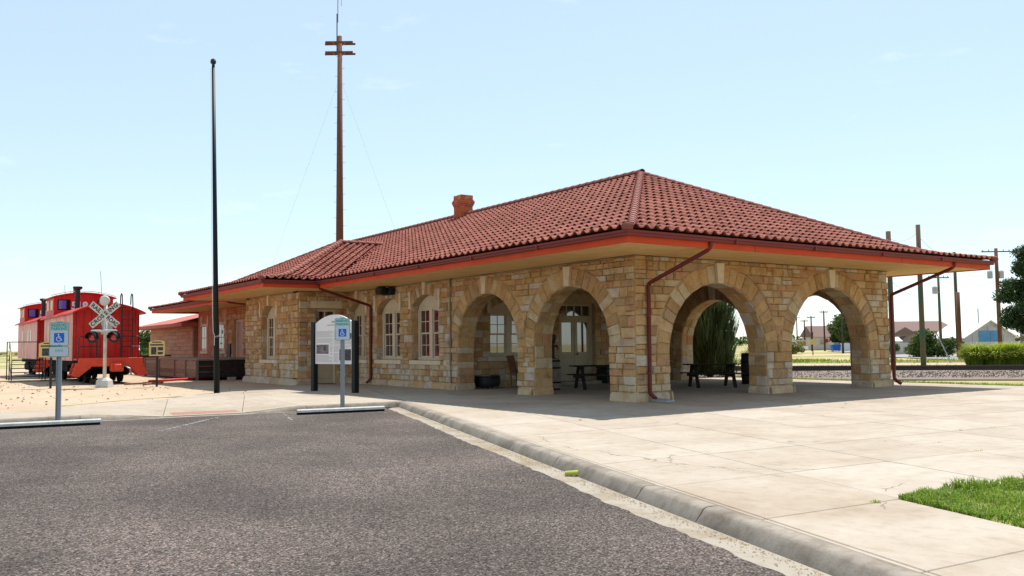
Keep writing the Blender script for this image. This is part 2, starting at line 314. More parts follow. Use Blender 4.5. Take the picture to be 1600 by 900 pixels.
# ------------------------------------------------------------------ ground, road, car park
def sheet(name, poly, z, m_, kind='structure', parent=None):
    mb = MB(); mb.add([(x,y,z) for x,y in poly], [tuple(range(len(poly)))]); o = mb.build(name, m_, parent)
    return tag(o, kind=kind) if kind else o
sheet('ground', [(-2500,-2500),(2500,-2500),(2500,2500),(-2500,2500)], -.16, 'farground')
# sand around the depot: gently uneven sheet
mb = MB(); nx, ny = 46, 60
for j in range(ny+1):
    for i in range(nx+1):
        x, y = -46+i*1.35, 4.2+j*1.2
        z = -.035+.025*math.sin(x*.9+y*.3)*math.sin(y*.7)+.012*rnd.uniform(-1,1)
        ex = min(1, (x+46)/8, (y-4.2)/.5, (76.2-y)/8, (16.1-x)/2); z -= (1-max(0,ex))*.13
        if x > -3: z = min(z, -.05)
        if x > -13.5 and y < 13.2 and (y < 9.5 or y < 9.6+(x+10.5)*1.05): z = min(z,-.14)
        mb.v.append((x,y,z))
for j in range(ny):
    for i in range(nx):
        a = j*(nx+1)+i
        xx, yy = -46+i*1.35, 4.2+j*1.2
        if yy < 9.0 and xx > -16: continue
        mb.f.append((a,a+1,a+nx+2,a+nx+1)); mb.t.append(.5); mb.m.append(0)
tag(mb.build('sandy_yard', 'dirt', smooth=True), kind='structure')
sheet('sand_bed', [(-46,4.9),(-14,5.9),(-4.2,4.9),(13.8,4.9),(13.8,24),(-46,24)], -.135, 'dirt')

ka = Vector((.313,.950)); kn = Vector((.950,-.313))      # kerb direction (away from the viewer) and its inner normal
K = Vector((-4.13,4.81)); kb = Vector((-.9939,.1099))
def kline(u, off=0): p = K - ka*u - kn*off; return (p.x, p.y)
def fline(u, off=0):                                       # front edge towards the left, off = distance in front of it
    p = K + kb*u + Vector((-.1099,-.9939))*off; return (p.x, p.y)
# asphalt
apoly = [kline(60,.62), kline(-0.2,.62), fline(.5,.45), fline(40,.45), (-80,-60)]
mb = MB(); e0 = []
for k in range(400):
    u = 45-k*.115; e0.append(kline(u, .57+.025*math.sin(u*.9)+.012*math.sin(u*2.1)+.008*math.sin(u*7.3)+rnd.uniform(-.018,.018)))
for k in range(120):
    e0.append(fline(.45+k*.2, .42+rnd.uniform(-.015,.015)))
poly = [p for p in e0 if True]
far = [(-60,9),(-90,-40),(-40,-80)]
mb.add([(x,y,-.127) for x,y in poly+far], [tuple(range(len(poly)+3))]); tag(mb.build('parking_lot','asphalt'), kind='structure')
# faded bay stripes
for p0, p1 in (((-9.2,4.55),(-11.3,1.6)),((-7.72,4.35),(-8.35,2.1))):
    d = (Vector(p1)-Vector(p0)).normalized(); q_ = Vector((-d.y,d.x))*.05
    mb = MB()
    for k in range(26):
        if rnd.random() < .45: continue
        a = Vector(p0)+(Vector(p1)-Vector(p0))*(k/26); b_ = Vector(p0)+(Vector(p1)-Vector(p0))*((k+.8)/26); w = rnd.uniform(.3,1)
        mb.add([(a.x+q_.x*w,a.y+q_.y*w,-.122),(a.x-q_.x*w,a.y-q_.y*w,-.122),(b_.x-q_.x*w,b_.y-q_.y*w,-.122),(b_.x+q_.x*w,b_.y+q_.y*w,-.122)],[(0,1,2,3)])
    tag(mb.build('bay_stripe', mat('worn_stripe%d'%len(bpy.data.materials),(.42,.40,.39),.9,.2,noise=(30,(.10,.09,.09),.48,.56))), kind='structure')
sheet('gutter_pan', [kline(45,.2), kline(-.1,.2), fline(.2,.22), fline(3.0,.22), fline(3.0,.5), fline(.4,.5), kline(.6,.72), kline(45,.72)], -.133, 'gutterpan')
sheet('gutter_strip', [fline(2.9,.05), fline(40,.05), fline(40,.5), fline(2.9,.5)], -.134, 'gutterpan')

kerb = tag(empty('kerb'), kind='structure')
PROF = [(0,-.25),(0,.002),(.06,.003),(.11,.0),(.14,-.009),(.16,-.026),(.175,-.05),(.255,-.15),(.262,-.25)]
def kerb_stone(pts, name='kerb_stone', hs=None):
    """pts: list of (back point, outward unit); hs = kerb height factor per point"""
    mb = MB(); n = len(PROF)
    for i,(p,nn) in enumerate(pts):
        h = 1 if hs is None else hs[i]
        for u,z in PROF:
            zz = z if z < -.13 else -.13+(z+.13)*h
            mb.v.append((p[0]+nn[0]*u, p[1]+nn[1]*u, zz))
    for i in range(len(pts)-1):
        for k in range(n-1): mb.f.append((i*n+k,(i+1)*n+k,(i+1)*n+k+1,i*n+k+1))
    a_, z_ = list(mb.v[:n]), list(mb.v[(len(pts)-1)*n:len(pts)*n]); k0 = len(mb.v); mb.v += a_+z_
    mb.f.append(tuple(range(k0+n-1,k0-1,-1))); mb.f.append(tuple(range(k0+n,k0+2*n)))
    mb.t = [.5]*len(mb.f); mb.m = [0]*len(mb.f)
    o = mb.build(name, 'kerb', kerb, smooth=False, fix=True)
    o.data.polygons.foreach_set('use_smooth', [len(p.vertices)==4 for p in o.data.polygons]); return o
on = (-kn.x, -kn.y); fo = (-.1099,-.9939)
cuts = [.35,2.9,5.9,9.25,12.9,15.55,16.85,20.2,23.5,27,31,36]
for a, b_ in zip(cuts, cuts[1:]):
    kerb_stone([(kline(a+.009), on), (kline((a+b_)/2), on), (kline(b_-.009), on)])
# rounded inner corner then the front kerb with its drop to the ramp
cor = [(kline(.34), on)]
for t in (.25,.5,.75):
    nn = (Vector(on)*(1-t)+Vector(fo)*t).normalized(); p = Vector(kline(.34*(1-t)))*(1-t)+Vector(fline(.3*t))*t
    cor.append(((p.x,p.y),(nn.x,nn.y)))
cor.append((fline(.3), fo)); kerb_stone(cor)
kerb_stone([(fline(.31), fo),(fline(1.6), fo),(fline(2.75), fo)])
kerb_stone([(fline(2.76), fo),(fline(3.4), fo),(fline(4.2), fo)], hs=[1,.6,.03])
kerb_stone([(fline(6.4), fo),(fline(7.2), fo),(fline(8.0), fo)], hs=[.03,.6,1])
for a in (8.01,11.0,14.0): kerb_stone([(fline(a), fo),(fline(a+1.4), fo),(fline(a+2.97), fo)])

# ------------------------------------------------------------------ concrete plaza, slab by slab
plaza = tag(empty('plaza'), kind='structure')
def slab(poly, zs=None, name='concrete_slab', g_=.006, t=None):
    if area2(poly) < 0: poly = poly[::-1]; zs = zs[::-1] if zs else None
    c = Vector((sum(p[0] for p in poly)/len(poly), sum(p[1] for p in poly)/len(poly))); n = len(poly)
    dz = rnd.uniform(-.002,.002) if zs is None else 0
    def ins(g2, z):
        r = []
        for i,p in enumerate(poly):
            q = Vector(p); a = (q-Vector(poly[i-1])).normalized(); b2 = (Vector(poly[(i+1)%n])-q).normalized()
            na, nb = Vector((-a.y,a.x)), Vector((-b2.y,b2.x)); bis = (na+nb)
            if bis.length < 1e-4: bis = na
            bis = bis.normalized(); k = g2/max(.35, bis.dot(na)); q = q+bis*k
            r.append((q.x,q.y,(zs[i] if zs else 0)+dz+z))
        return r
    mb = MB(); v_ = ins(g_,-.13)+ins(g_,-.007)+ins(g_+.007,0)
    fs = [tuple(range(2*n,3*n))]
    for k in range(2):
        for i in range(n): fs.append((k*n+i,k*n+(i+1)%n,(k+1)*n+(i+1)%n,(k+1)*n+i))
    mb.add(v_, fs, rnd.random() if t is None else t); return mb.build(name, 'concrete', plaza)
O2 = Vector((-7.80,-6.58)); bp_ = Vector((.9955,-.095)); CW, CH = 1.75, 1.85
for j in range(-8, 16):
    for i in range(-1, 15):
        a = O2+bp_*(i*CW)+ka*(j*CH); q_ = [a, a+bp_*CW, a+bp_*CW+ka*CH, a+ka*CH]; poly = [(p.x,p.y) for p in q_]
        poly = clip(poly, (kn.x,kn.y), K.dot(kn)+.012) if len(poly) > 2 else []
        if len(poly) > 2: poly = clip(poly, (-1,0), -13.8)
        if len(poly) > 2: poly = clip(poly, (0,-1), -17.2)
        if len(poly) > 2 and j <= -4:
            # pavement strip between kerb and lawn, lawn beyond
            cx = sum(p[0] for p in poly)/len(poly); cy = sum(p[1] for p in poly)/len(poly)
            off = (Vector((cx,cy))-K).dot(kn)
            if j == -4 and off > 1.75: poly = clip(poly, (.095,.9955), O2.dot(Vector((.095,.9955)))-3*CH*ka.dot(Vector((.095,.9955))))
            if off > 1.75 and j < -4: poly = []
            if j <= -4 and off > 1.75 and len(poly)<3: poly = []
            if poly and j <= -4: poly = clip(poly, (-kn.x,-kn.y), -(K.dot(kn)+1.76))
        if len(poly) > 2:
            poly = clip(poly, (0,-1), -16.9)
            cx = sum(p[0] for p in poly)/max(1,len(poly)); cy = sum(p[1] for p in poly)/max(1,len(poly))
            if len(poly) < 3 or (cx > 1 and cy > 10.2): continue
            if abs(area2(poly)) > .02: slab(poly)
zr = -.115
slab([(-10.3,5.49),(-8.45,5.29),(-6.15,12.1),(-8.75,11.35)], [zr,zr,0,0])
slab([(-8.45,5.29),(-7.0,5.13),(-6.15,12.1)], [zr,0,0])
slab([(-11.9,5.67),(-10.3,5.49),(-8.75,11.35)], [0,zr,0])
slab([(-7.0,5.13),(-4.15,4.83),(-1.95,11.5),(-6.15,12.1)])
slab([(-6.15,12.1),(-1.95,11.5),(-.15,16.9),(-2.3,17.35),(-5.3,14.5)])
slab([(-15.5,6.05),(-11.9,5.67),(-10.3,8.55),(-11.5,9.05),(-12.5,8.45),(-15.5,7.4)])
slab([(-10.3,8.55),(-8.75,11.35),(-10.5,9.65),(-11.5,9.05)])
slab([(-21,6.6),(-15.5,6.05),(-15.5,7.4),(-21,7.0)])
slab([(-8.7,11.4),(-6.2,12.12),(-5.35,14.5),(-7.4,13.0)])
# brick strip set into the ramp
ts = empty('brick_strip', (0,0,0), 0, 'narrow strip of red bricks set into the concrete kerb ramp', 'paving strip')
d = (Vector((-8.55,5.62))-Vector((-10.05,5.80))).normalized(); q_ = Vector((-d.y,d.x))
mbk = MB(); mbk.box(-.033,.033,-.08,.08,-.05,.006,.008); bme = mbk.mesh('brick', mat('faded_paver',(.40,.23,.18),.9,.1,noise=(20,(.7,.65,.62,1),.45,.7)))
for k in range(22):
    for r_ in range(4):
        p = Vector((-10.02,5.66))+d*(k*.073+.03)+q_*(.10+r_*.175); zz = zr + (.115)*max(0,(p.y-5.55))/6.3
        o = link('brick', bme, ts); o.location = (p.x,p.y,zz+rnd.uniform(0,.003)); o.rotation_euler = (0,0,math.atan2(d.y,d.x))

# ------------------------------------------------------------------ lawn corner by the pavement
def blades(name, pts_fn, n, h0, h1, w, m_, lean=.5, parent=None, seg=2):
    import array
    vs, fs, ts_ = [], [], []
    for k in range(n):
        x, y, z = pts_fn(); h = rnd.uniform(h0,h1); a = rnd.uniform(0,6.283); b2 = rnd.uniform(0,6.283)
        dx, dy = math.cos(a)*w*.5, math.sin(a)*w*.5; lx, ly = math.cos(b2)*h*lean*rnd.random(), math.sin(b2)*h*lean*rnd.random(); o = len(vs)
        vs += [(x-dx,y-dy,z),(x+dx,y+dy,z),(x+lx*.4+dx*.7,y+ly*.4+dy*.7,z+h*.6),(x+lx*.4-dx*.7,y+ly*.4-dy*.7,z+h*.6),(x+lx,y+ly,z+h*(1-.25*lean))]
        fs += [(o,o+1,o+2,o+3),(o+3,o+2,o+4)]; t_ = rnd.random(); ts_ += [t_,t_]
    mb = MB(); mb.v, mb.f, mb.t, mb.m = vs, fs, ts_, [0]*len(fs); return mb.build(name, m_, parent)
lawnA = O2 - ka*(3*CH)                       # level of the lawn's upper edge
ln = Vector((.095,.9955))
LT = K+kn*1.78; LT = LT - ka*((LT-lawnA).dot(ln)/ka.dot(ln))
def lawn_pt():
    while True:
        s, t_ = rnd.random()**1.4*7.5, rnd.random()**1.3*6.0
        if rnd.random() < .16: t_ = rnd.random()**2*.25
        elif rnd.random() < .12: s = rnd.random()**2*.2
        p = LT + bp_*s - ka*(t_-.03+.05*math.sin(s*5))
        return (p.x,p.y,-.012)
sheet('lawn', [tuple(K+kn*1.70-ka*40), tuple(LT-kn*.06+ka*.05), tuple(LT+bp_*30+ka*.05), (40,-40)], -.012, 'grass')
from mathutils import noise as mnoise
def lawn():
    vs, fs, ts_ = [], [], []
    n = 0
    while n < 46000:
        x, y, z = lawn_pt(); p = Vector((x,y)); e1 = (LT-p).dot(ln); e2 = (p-LT).dot(kn)
        nz = mnoise.noise(Vector((x*1.6,y*1.6,0)))+.5*mnoise.noise(Vector((x*5,y*5,3)))
        edge = min(e1,e2)
        if edge < .12 and mnoise.noise(Vector((x*4,y*4,7))) < -.05 and rnd.random() < .8: n += .3; continue
        if nz < -.28 and rnd.random() < .8: n += .3; continue
        h = rnd.uniform(.035,.09)*(1+.8*max(-.6,nz)); tuft = mnoise.noise(Vector((x*2.7,y*2.7,11)))
        if e1 < .25 and tuft > .12: h *= 1.9
        a, b2 = rnd.uniform(0,6.283), rnd.uniform(0,6.283); w = rnd.uniform(.004,.008); lean = rnd.uniform(.2,1.3)
        dx, dy = math.cos(a)*w, math.sin(a)*w; lx, ly = math.cos(b2)*h*lean*.7, math.sin(b2)*h*lean*.7; o = len(vs)
        vs += [(x-dx,y-dy,z),(x+dx,y+dy,z),(x+lx*.35+dx*.7,y+ly*.35+dy*.7,z+h*.6),(x+lx*.35-dx*.7,y+ly*.35-dy*.7,z+h*.6),(x+lx,y+ly,z+h*(1-.3*min(1,lean)))]
        fs += [(o,o+1,o+2,o+3),(o+3,o+2,o+4)]; dry = mnoise.noise(Vector((x*.9,y*.9,21))); t_ = min(1,max(0,.35+.3*rnd.gauss(0,1)+.9*max(0,dry-.1))); ts_ += [t_,t_]; n += 1
    mb = MB(); mb.v, mb.f, mb.t, mb.m = vs, fs, ts_, [0]*len(fs); return mb.build('lawn_grass','blade')
tag(lawn(), 'bright green lawn grass at the corner of the pavement', 'grass', kind='stuff')

# ------------------------------------------------------------------ railway, ballast, verges, far road
tk0, tk1 = Vector((21.7,11.8)), Vector((28.16,3.7)); td = (tk1-tk0).normalized(); tn = Vector((-td.y,td.x))
if tn.dot(Vector((1,1))) < 0: tn = -tn
TRK = {}
def _track():
    h0 = math.atan2(td.y,td.x); p = tk0.copy(); TRK[0] = (p.copy(),h0)
    for k in range(1,121): p = p+td; TRK[k] = (p.copy(),h0)
    p = tk0.copy()
    for k in range(1,101):
        t_ = min(1,k/16); h = h0+(R(-90)-h0)*t_; p = p-Vector((math.cos(h),math.sin(h))); TRK[-k] = (p.copy(),h)
_track()
def trk(u, off, z):
    k = int(math.floor(u)); a, ha = TRK[max(-100,min(120,k))]; b_, hb_ = TRK[max(-100,min(120,k+1))]; t_ = u-k; p = a.lerp(b_,t_); h = ha+(hb_-ha)*t_
    return (p.x-math.sin(h)*off, p.y+math.cos(h)*off, z)
def heading(u): return TRK[max(-100,min(120,int(round(u))))][1]
mb = MB(); prof = [(-7.5,-.12),(-5.5,-.06),(-1.2,.0),(-.6,.02),(2.2,.02),(3.6,-.15)]
us = [-90+k*3 for k in range(68)]
for u in us:
    for o_, z in prof: mb.v.append(trk(u,o_,z+rnd.uniform(-.015,.015)))
n = len(prof)
for i in range(len(us)-1):
    for k in range(n-1): mb.f.append((i*n+k,(i+1)*n+k,(i+1)*n+k+1,i*n+k+1)); mb.t.append(.5); mb.m.append(0)
tag(mb.build('ballast_bed', 'ballast', fix=True), kind='structure')
mb = MB()
for k in range(9000):
    u, o_ = rnd.uniform(-12,34), rnd.uniform(-6.6,-.1); p = Vector(trk(u,o_,.0+ (-.06 if o_<-1.2 else .02)*abs(o_)/6)); r_ = rnd.uniform(.018,.042)
    mb.add([p+Vector((r_*rnd.uniform(.6,1.2),0,0)),p+Vector((-r_*.6,r_,0)),p+Vector((-r_*.6,-r_,0)),p+Vector((rnd.uniform(-.3,.3)*r_,0,r_*rnd.uniform(.9,1.5)))],[(0,1,3),(1,2,3),(2,0,3)],rnd.random())
tag(mb.build('ballast_stones','ballast'), 'loose grey and brown ballast stones heaped beside the railway track', 'ballast', kind='stuff')
rt = empty('railway_track', trk(0,0,0), 0, 'dark steel railway track on ballast behind the depot', 'railway track')
for off in (0,1.45):
    mb = MB(); pr = [(-.075,0),(.075,0),(.075,.03),(.018,.06),(.018,.18),(.038,.19),(.038,.235),(-.038,.235),(-.038,.19),(-.018,.18),(-.018,.06),(-.075,.03)]; n = len(pr); uu = [-90+k*2 for k in range(101)]
    for u in uu:
        for w_,z_ in pr: p = trk(u,off+w_,z_); mb.v.append((p[0]-rt.location.x,p[1]-rt.location.y,p[2]))
    for a in range(len(uu)-1):
        for k in range(n): mb.f.append((a*n+k,(a+1)*n+k,(a+1)*n+(k+1)%n,a*n+(k+1)%n)); mb.t.append(.5); mb.m.append(0)
    mb.build('rail','rail',rt,fix=True)
mb = MB(); mb.box(-.12,.12,-1.25,1.25,-.02,.10,.015); tme = mb.mesh('railway_tie','tie'); 
for k in range(70):
    o = link('railway_tie', tme, rt); p = Vector(trk(-15+k*.62,.72,-.06))-rt.location; o.location = p; o.rotation_euler = (0,0,heading(-15+k*.62))
def strip(u0,u1,o0,o1,z,m_,name,seg=1):
    mb = MB(); uu = [u0+(u1-u0)*k/60 for k in range(61)]
    for u in uu: mb.v += [trk(u,o0,z), trk(u,o1,z)]
    for k in range(60): mb.f.append((2*k,2*k+2,2*k+3,2*k+1)); mb.t.append(.5); mb.m.append(0)
    tag(mb.build(name,m_,fix=False), kind='structure')
strip(-70,90,3.0,9.5,-.10,'grass','grass_verge')
strip(-70,90,9.5,22,-.12,'dirt','dirt_track')
strip(-70,90,22,30,-.11,'grass','grass_strip')
sheet('grass_edge', [(13.82,-2),(14.9,-4.5),(14.9,0),(14.4,10),(13.82,10)], -.04, 'grass')
sheet('far_road', [(46,12),(62,31),(88,52),(107,71),(112,67),(100,54),(88,41),(66,22),(50,4)], -.09, 'road')
def verge_pt():
    if rnd.random() < .55: return trk(rnd.uniform(-14,36), 3.2+rnd.random()**1.4*5.5, -.1)
    return trk(rnd.uniform(-30,60), rnd.uniform(20,30), -.1)
tag(blades('verge_grass', verge_pt, 15000, .10, .32, .05, 'plume', .7), 'patchy green and yellow grass growing beyond the railway track', 'grass', kind='stuff')
def edge_pt():
    y = rnd.uniform(-3,10); return (13.85+rnd.random()*.8, y, -.04)
tag(blades('edge_grass', edge_pt, 3500, .05, .13, .02, 'blade', .6), 'thin strip of green grass along the far slab edge', 'grass', kind='stuff')

# ================================================================== the depot
BW, BL, H = 11.3, 39.9, 3.83
E_, G_ = 2.27, .13                       # overhang to fascia, gutter depth
BX, BY0, BY1 = -2.19, 17.53, 24.04       # bay
depot = empty('station_building', (0,0,0), 0, 'long sandstone depot with arcaded porch and red tiled hip roof', 'building')
TH = .65
STONES = []                              # (MB, weight)
def stone(pts, n, depth=.03, tint=None, gap=.006, always=False, jit=.016):
    pts = [Vector(p) for p in pts]; n = Vector(n); c = sum(pts, Vector())/len(pts); k = len(pts)
    def ring(g2, dd, j=0):
        r = []
        for p in pts:
            dv = c-p; l = dv.length
            r.append(p+dv*(min(.45, g2*1.35/max(l,1e-4)))+n*(dd+rnd.uniform(-j,j)))
        return r
    v_ = ring(gap,-.012)+ring(gap+.004,depth*.62,jit*.4)+ring(gap+.026,depth,jit)
    fs = [tuple(range(2*k,3*k))]
    for q in range(2):
        for i in range(k): fs.append((q*k+i,q*k+(i+1)%k,(q+1)*k+(i+1)%k,(q+1)*k+i))
    mb = MB(); mb.add(v_, fs, rnd.random() if tint is None else tint)
    ar = 0
    for i in range(1,k-1): ar += (pts[i]-pts[0]).cross(pts[i+1]-pts[0]).length/2
    vd = (CAM-c); w = ar*max(0,vd.normalized().dot(n))/vd.length_squared*(1 if c.z < 3.6 else .6)
    STONES.append((mb, w))
def stone_tint(z):
    r = rnd.random()
    if z < .9 and r < .55: return rnd.choice((.55,.78,.78,1,1,.9,.55))
    if z < 1.8 and r < .34: return rnd.choice((.55,.78,1,.95))
    if r < .15: return rnd.choice((.55,.55,.78,1))
    return rnd.choice((0,.11,.11,.22,.33,.33,.44,.66,.66,.88,.55))
class Arch:                               # open arch: c, r, spring, ring width
    def __init__(s,c,r,sp,ring=.52): s.c,s.r,s.sp,s.ring = c,r,sp,ring; s.top = sp+r+ring
    def hw(s,z):
        if z < s.sp: return s.r
        q = (s.r+s.ring)**2-(z-s.sp)**2; return math.sqrt(q) if q > 0 else 0
    def crit(s): return [s.sp, min(s.top-.01, H-.12)]
class Win:                                # segmental headed window
    def __init__(s,c,w,sill,sp,rise,ring=.40,keystone=True): s.c,s.w,s.sill,s.sp,s.rise,s.ring,s.key = c,w,sill,sp,rise,ring,keystone; s.R=(w*w/4+rise*rise)/(2*rise); s.cz=sp+rise-s.R; s.top=sp+rise+ring
    def hw(s,z):
        if z < s.sill-.15: return 0
        if z < s.sill: return s.w/2+.14
        if z < s.sp: return s.w/2
        q = (s.R+s.ring)**2-(z-s.cz)**2
        lim = s.w/2+.16
        return min(lim, math.sqrt(q)) if q > 0 else 0
    def crit(s): return [s.sill-.15, s.sill, s.sp, min(s.top-.01,H-.06)]
class Rect:
    def __init__(s,c,w,z0,z1,lint=0): s.c,s.w,s.z0,s.z1,s.lint=c,w,z0,z1,lint; s.top=z1+lint
    def hw(s,z):
        if z < s.z0 or z > s.top: return 0
        return s.w/2 if z < s.z1 else s.w/2+.2
    def crit(s): return [s.z0,s.z1,s.top] if s.z0 > .3 else [s.z1,s.top]
def stone_face(O, u, n, length, ops, z0=.24, z1=H-.05, cmin=.15, cmax=.26, gapfn=None, jit=.008, depth=(.02,.075)):
    O, u, n = Vector(O), Vector(u), Vector(n); P = lambda s,z: O+u*s+Vector((0,0,z))
    crit = sorted({round(c,3) for o in ops for c in o.crit() if z0+.05 < c < z1-.03}|{z1}); zs = [z0]
    for c in crit:
        if c - zs[-1] < .05: continue
        span = c-zs[-1]; k = max(1, round(span/rnd.uniform(cmin,cmax))); hs = [rnd.uniform(.75,1.3) for _ in range(k)]; t_ = sum(hs); a = zs[-1]
        for h in hs: a += h/t_*span; zs.append(a)
        zs[-1] = c
    for za, zb in zip(zs, zs[1:]):
        ea, eb = za+.002, zb-.002
        bl = []
        for o in ops:
            ha, hb = o.hw(ea), o.hw(eb)
            if ha > 0 or hb > 0: bl.append((o.c-ha,o.c-hb,o.c+ha,o.c+hb))
        bl.sort(); edges = [(0,0)]; spans = []
        cur = (0,0)
        for a0,a1,b0,b1 in bl:
            spans.append((cur,(a0,a1))); cur = (b0,b1)
        spans.append((cur,(length,length)))
        for (l0,l1),(r0,r1) in spans:
            if r0-l0 < .03 and r1-l1 < .03: continue
            if r0 < l0: l0 = r0 = (l0+r0)/2
            if r1 < l1: l1 = r1 = (l1+r1)/2
            lo, hi = max(l0,l1), min(r0,r1); cutsx = []
            x = lo
            while hi-x > .52:
                x += rnd.uniform(.2,.5) if hi-x > .8 else (hi-x)*rnd.uniform(.4,.6); 
                if hi-x < .16: break
                cutsx.append(x)
            L_ = [(l0,l1)]+[(c,c) for c in cutsx]; R_ = [(c,c) for c in cutsx]+[(r0,r1)]
            for (a0,a1),(b0,b1) in zip(L_,R_):
                h = zb-za
                if h > .23 and rnd.random() < .22 and a0==a1 and b0==b1:
                    zm = za+h*rnd.uniform(.4,.6); parts = [(za,zm),(zm,zb)]
                else: parts = [(za,zb)]
                for p0,p1 in parts:
                    pts = [P(a0,p0),P(b0,p0),P(b1,p1),P(a1,p1)]
                    if b0-a0 < .01: pts = [P(a0,p0),P(b1,p1),P(a1,p1)]
                    elif b1-a1 < .01: pts = [P(a0,p0),P(b0,p0),P(a1,p1)]
                    stone(pts, n, rnd.uniform(*depth), stone_tint((p0+p1)/2), jit=jit)
LIME = []
def lime(pts, ext, name, label=None):
    mb = MB(); mb.prism(pts, ext); o = mb.build(name, 'limestone', depot, fix=True); return o
def ring_stones(O, u, n, a, mids=(), depthv=(.018,.04), key=True):
    """voussoirs of a semicircular arch on a face"""
    O,u,n = Vector(O),Vector(u),Vector(n); P = lambda s,z: O+u*s+Vector((0,0,z))
    N_ = 23
    for k in range(N_):
        if key and k == N_//2: continue
        t0, t1 = math.pi*k/N_, math.pi*(k+1)/N_; ro = a.r+a.ring*rnd.uniform(.86,1.06)
        p2 = [(a.c+a.r*math.cos(t0), a.sp+a.r*math.sin(t0)),(a.c+ro*math.cos(t0), a.sp+ro*math.sin(t0)),(a.c+ro*math.cos(t1), a.sp+ro*math.sin(t1)),(a.c+a.r*math.cos(t1), a.sp+a.r*math.sin(t1))]
        for mN, mD in mids: p2 = clip(p2, mN, mD) if len(p2) > 2 else p2
        if len(p2) < 3: continue
        stone([P(*p) for p in p2], n, rnd.uniform(*depthv), rnd.choice((0,.11,.22,.33,.11,.66,.88,.55)), always=True)
    if key:
        zt = a.sp+a.r+a.ring
        pts = [P(a.c-.10,a.sp+a.r-.02),P(a.c+.10,a.sp+a.r-.02),P(a.c+.155,zt+.02),P(a.c-.155,zt+.02)]
        lime(pts, n*.11, 'keystone')
def reveal(O, u, n, a, th=TH, sides=(1,-1), z0=.22):
    """stones lining an arch passage; n = outward, passage runs along -n"""
    O,u,n = Vector(O),Vector(u),Vector(n); P = lambda s,z,d: O+u*s+Vector((0,0,z))-n*d
    for sg in sides:
        z = z0
        while z < a.sp-.02:
            h = min(rnd.uniform(.2,.32), a.sp-z)
            if a.sp-(z+h) < .1: h = a.sp-z
            cut = [0, rnd.uniform(.25,.45), th] if rnd.random() < .7 else [0,th]
            for d0,d1 in zip(cut,cut[1:]):
                s = a.c+sg*a.r; stone([P(s,z,d0),P(s,z,d1),P(s,z+h,d1),P(s,z+h,d0)][::(-sg)], u*(-sg), rnd.uniform(.012,.03), stone_tint(z))
            z += h
    N_ = 15
    for k in range(N_):
        t0,t1 = math.pi*k/N_, math.pi*(k+1)/N_; tm=(t0+t1)/2
        nn = -(u*math.cos(tm)+Vector((0,0,1))*math.sin(tm)); f = lambda t_,d: P(a.c+a.r*math.cos(t_), a.sp+a.r*math.sin(t_), d)
        cut = [0, rnd.uniform(.22,.42), th]
        for d0,d1 in zip(cut,cut[1:]): stone([f(t0,d0),f(t1,d0),f(t1,d1),f(t0,d1)], nn, rnd.uniform(.008,.02), stone_tint(2.5))
def wall_core(name, O, u, n, length, ops, th=TH, z0=-.1, z1=H):
    """mortar body with real openings; arches reach the floor"""
    O,u,n = Vector(O),Vector(u),Vector(n)
    outer = [(0,z0)]
    holes = []
    for a in sorted(ops, key=lambda o: o.c):
        if isinstance(a, Arch):
            outer += [(a.c-a.r,z0)]+[(a.c-a.r*math.cos(math.pi*k/20), a.sp+a.r*math.sin(math.pi*k/20)) for k in range(21)]+[(a.c+a.r,z0)]
        elif isinstance(a, Win):
            hp = [(a.c-a.w/2,a.sill),(a.c+a.w/2,a.sill)]
            a0 = math.asin(a.w/2/a.R); hp += [(a.c+a.R*math.sin(a0-2*a0*k/10), a.cz+a.R*math.cos(a0-2*a0*k/10)) for k in range(11)]
            holes.append(hp)
        elif a.z0 < .3: outer += [(a.c-a.w/2,z0),(a.c-a.w/2,a.z1),(a.c+a.w/2,a.z1),(a.c+a.w/2,z0)]
        else: holes.append([(a.c-a.w/2,a.z0),(a.c+a.w/2,a.z0),(a.c+a.w/2,a.z1),(a.c-a.w/2,a.z1)])
    outer += [(length,z0),(length,z1),(0,z1)]
    loops = [outer]+holes; flat = [p for l in loops for p in l]
    tris = tessellate_polygon([[Vector((p[0],p[1],0)) for p in l] for l in loops])
    mb = MB(); nV = len(flat)
    vs = [O+u*p[0]+Vector((0,0,p[1])) for p in flat]; vs += [v_-n*th for v_ in vs]
    fs = [tuple(t_) for t_ in tris]+[tuple(i+nV for i in t_[::-1]) for t_ in tris]
    o_ = 0
    for l in loops:
        k = len(l)
        for i in range(k): fs.append((o_+i,o_+(i+1)%k,nV+o_+(i+1)%k,nV+o_+i))
        o_ += k
    mb.add(vs, fs); return mb.build(name, 'mortar', depot, fix=True)
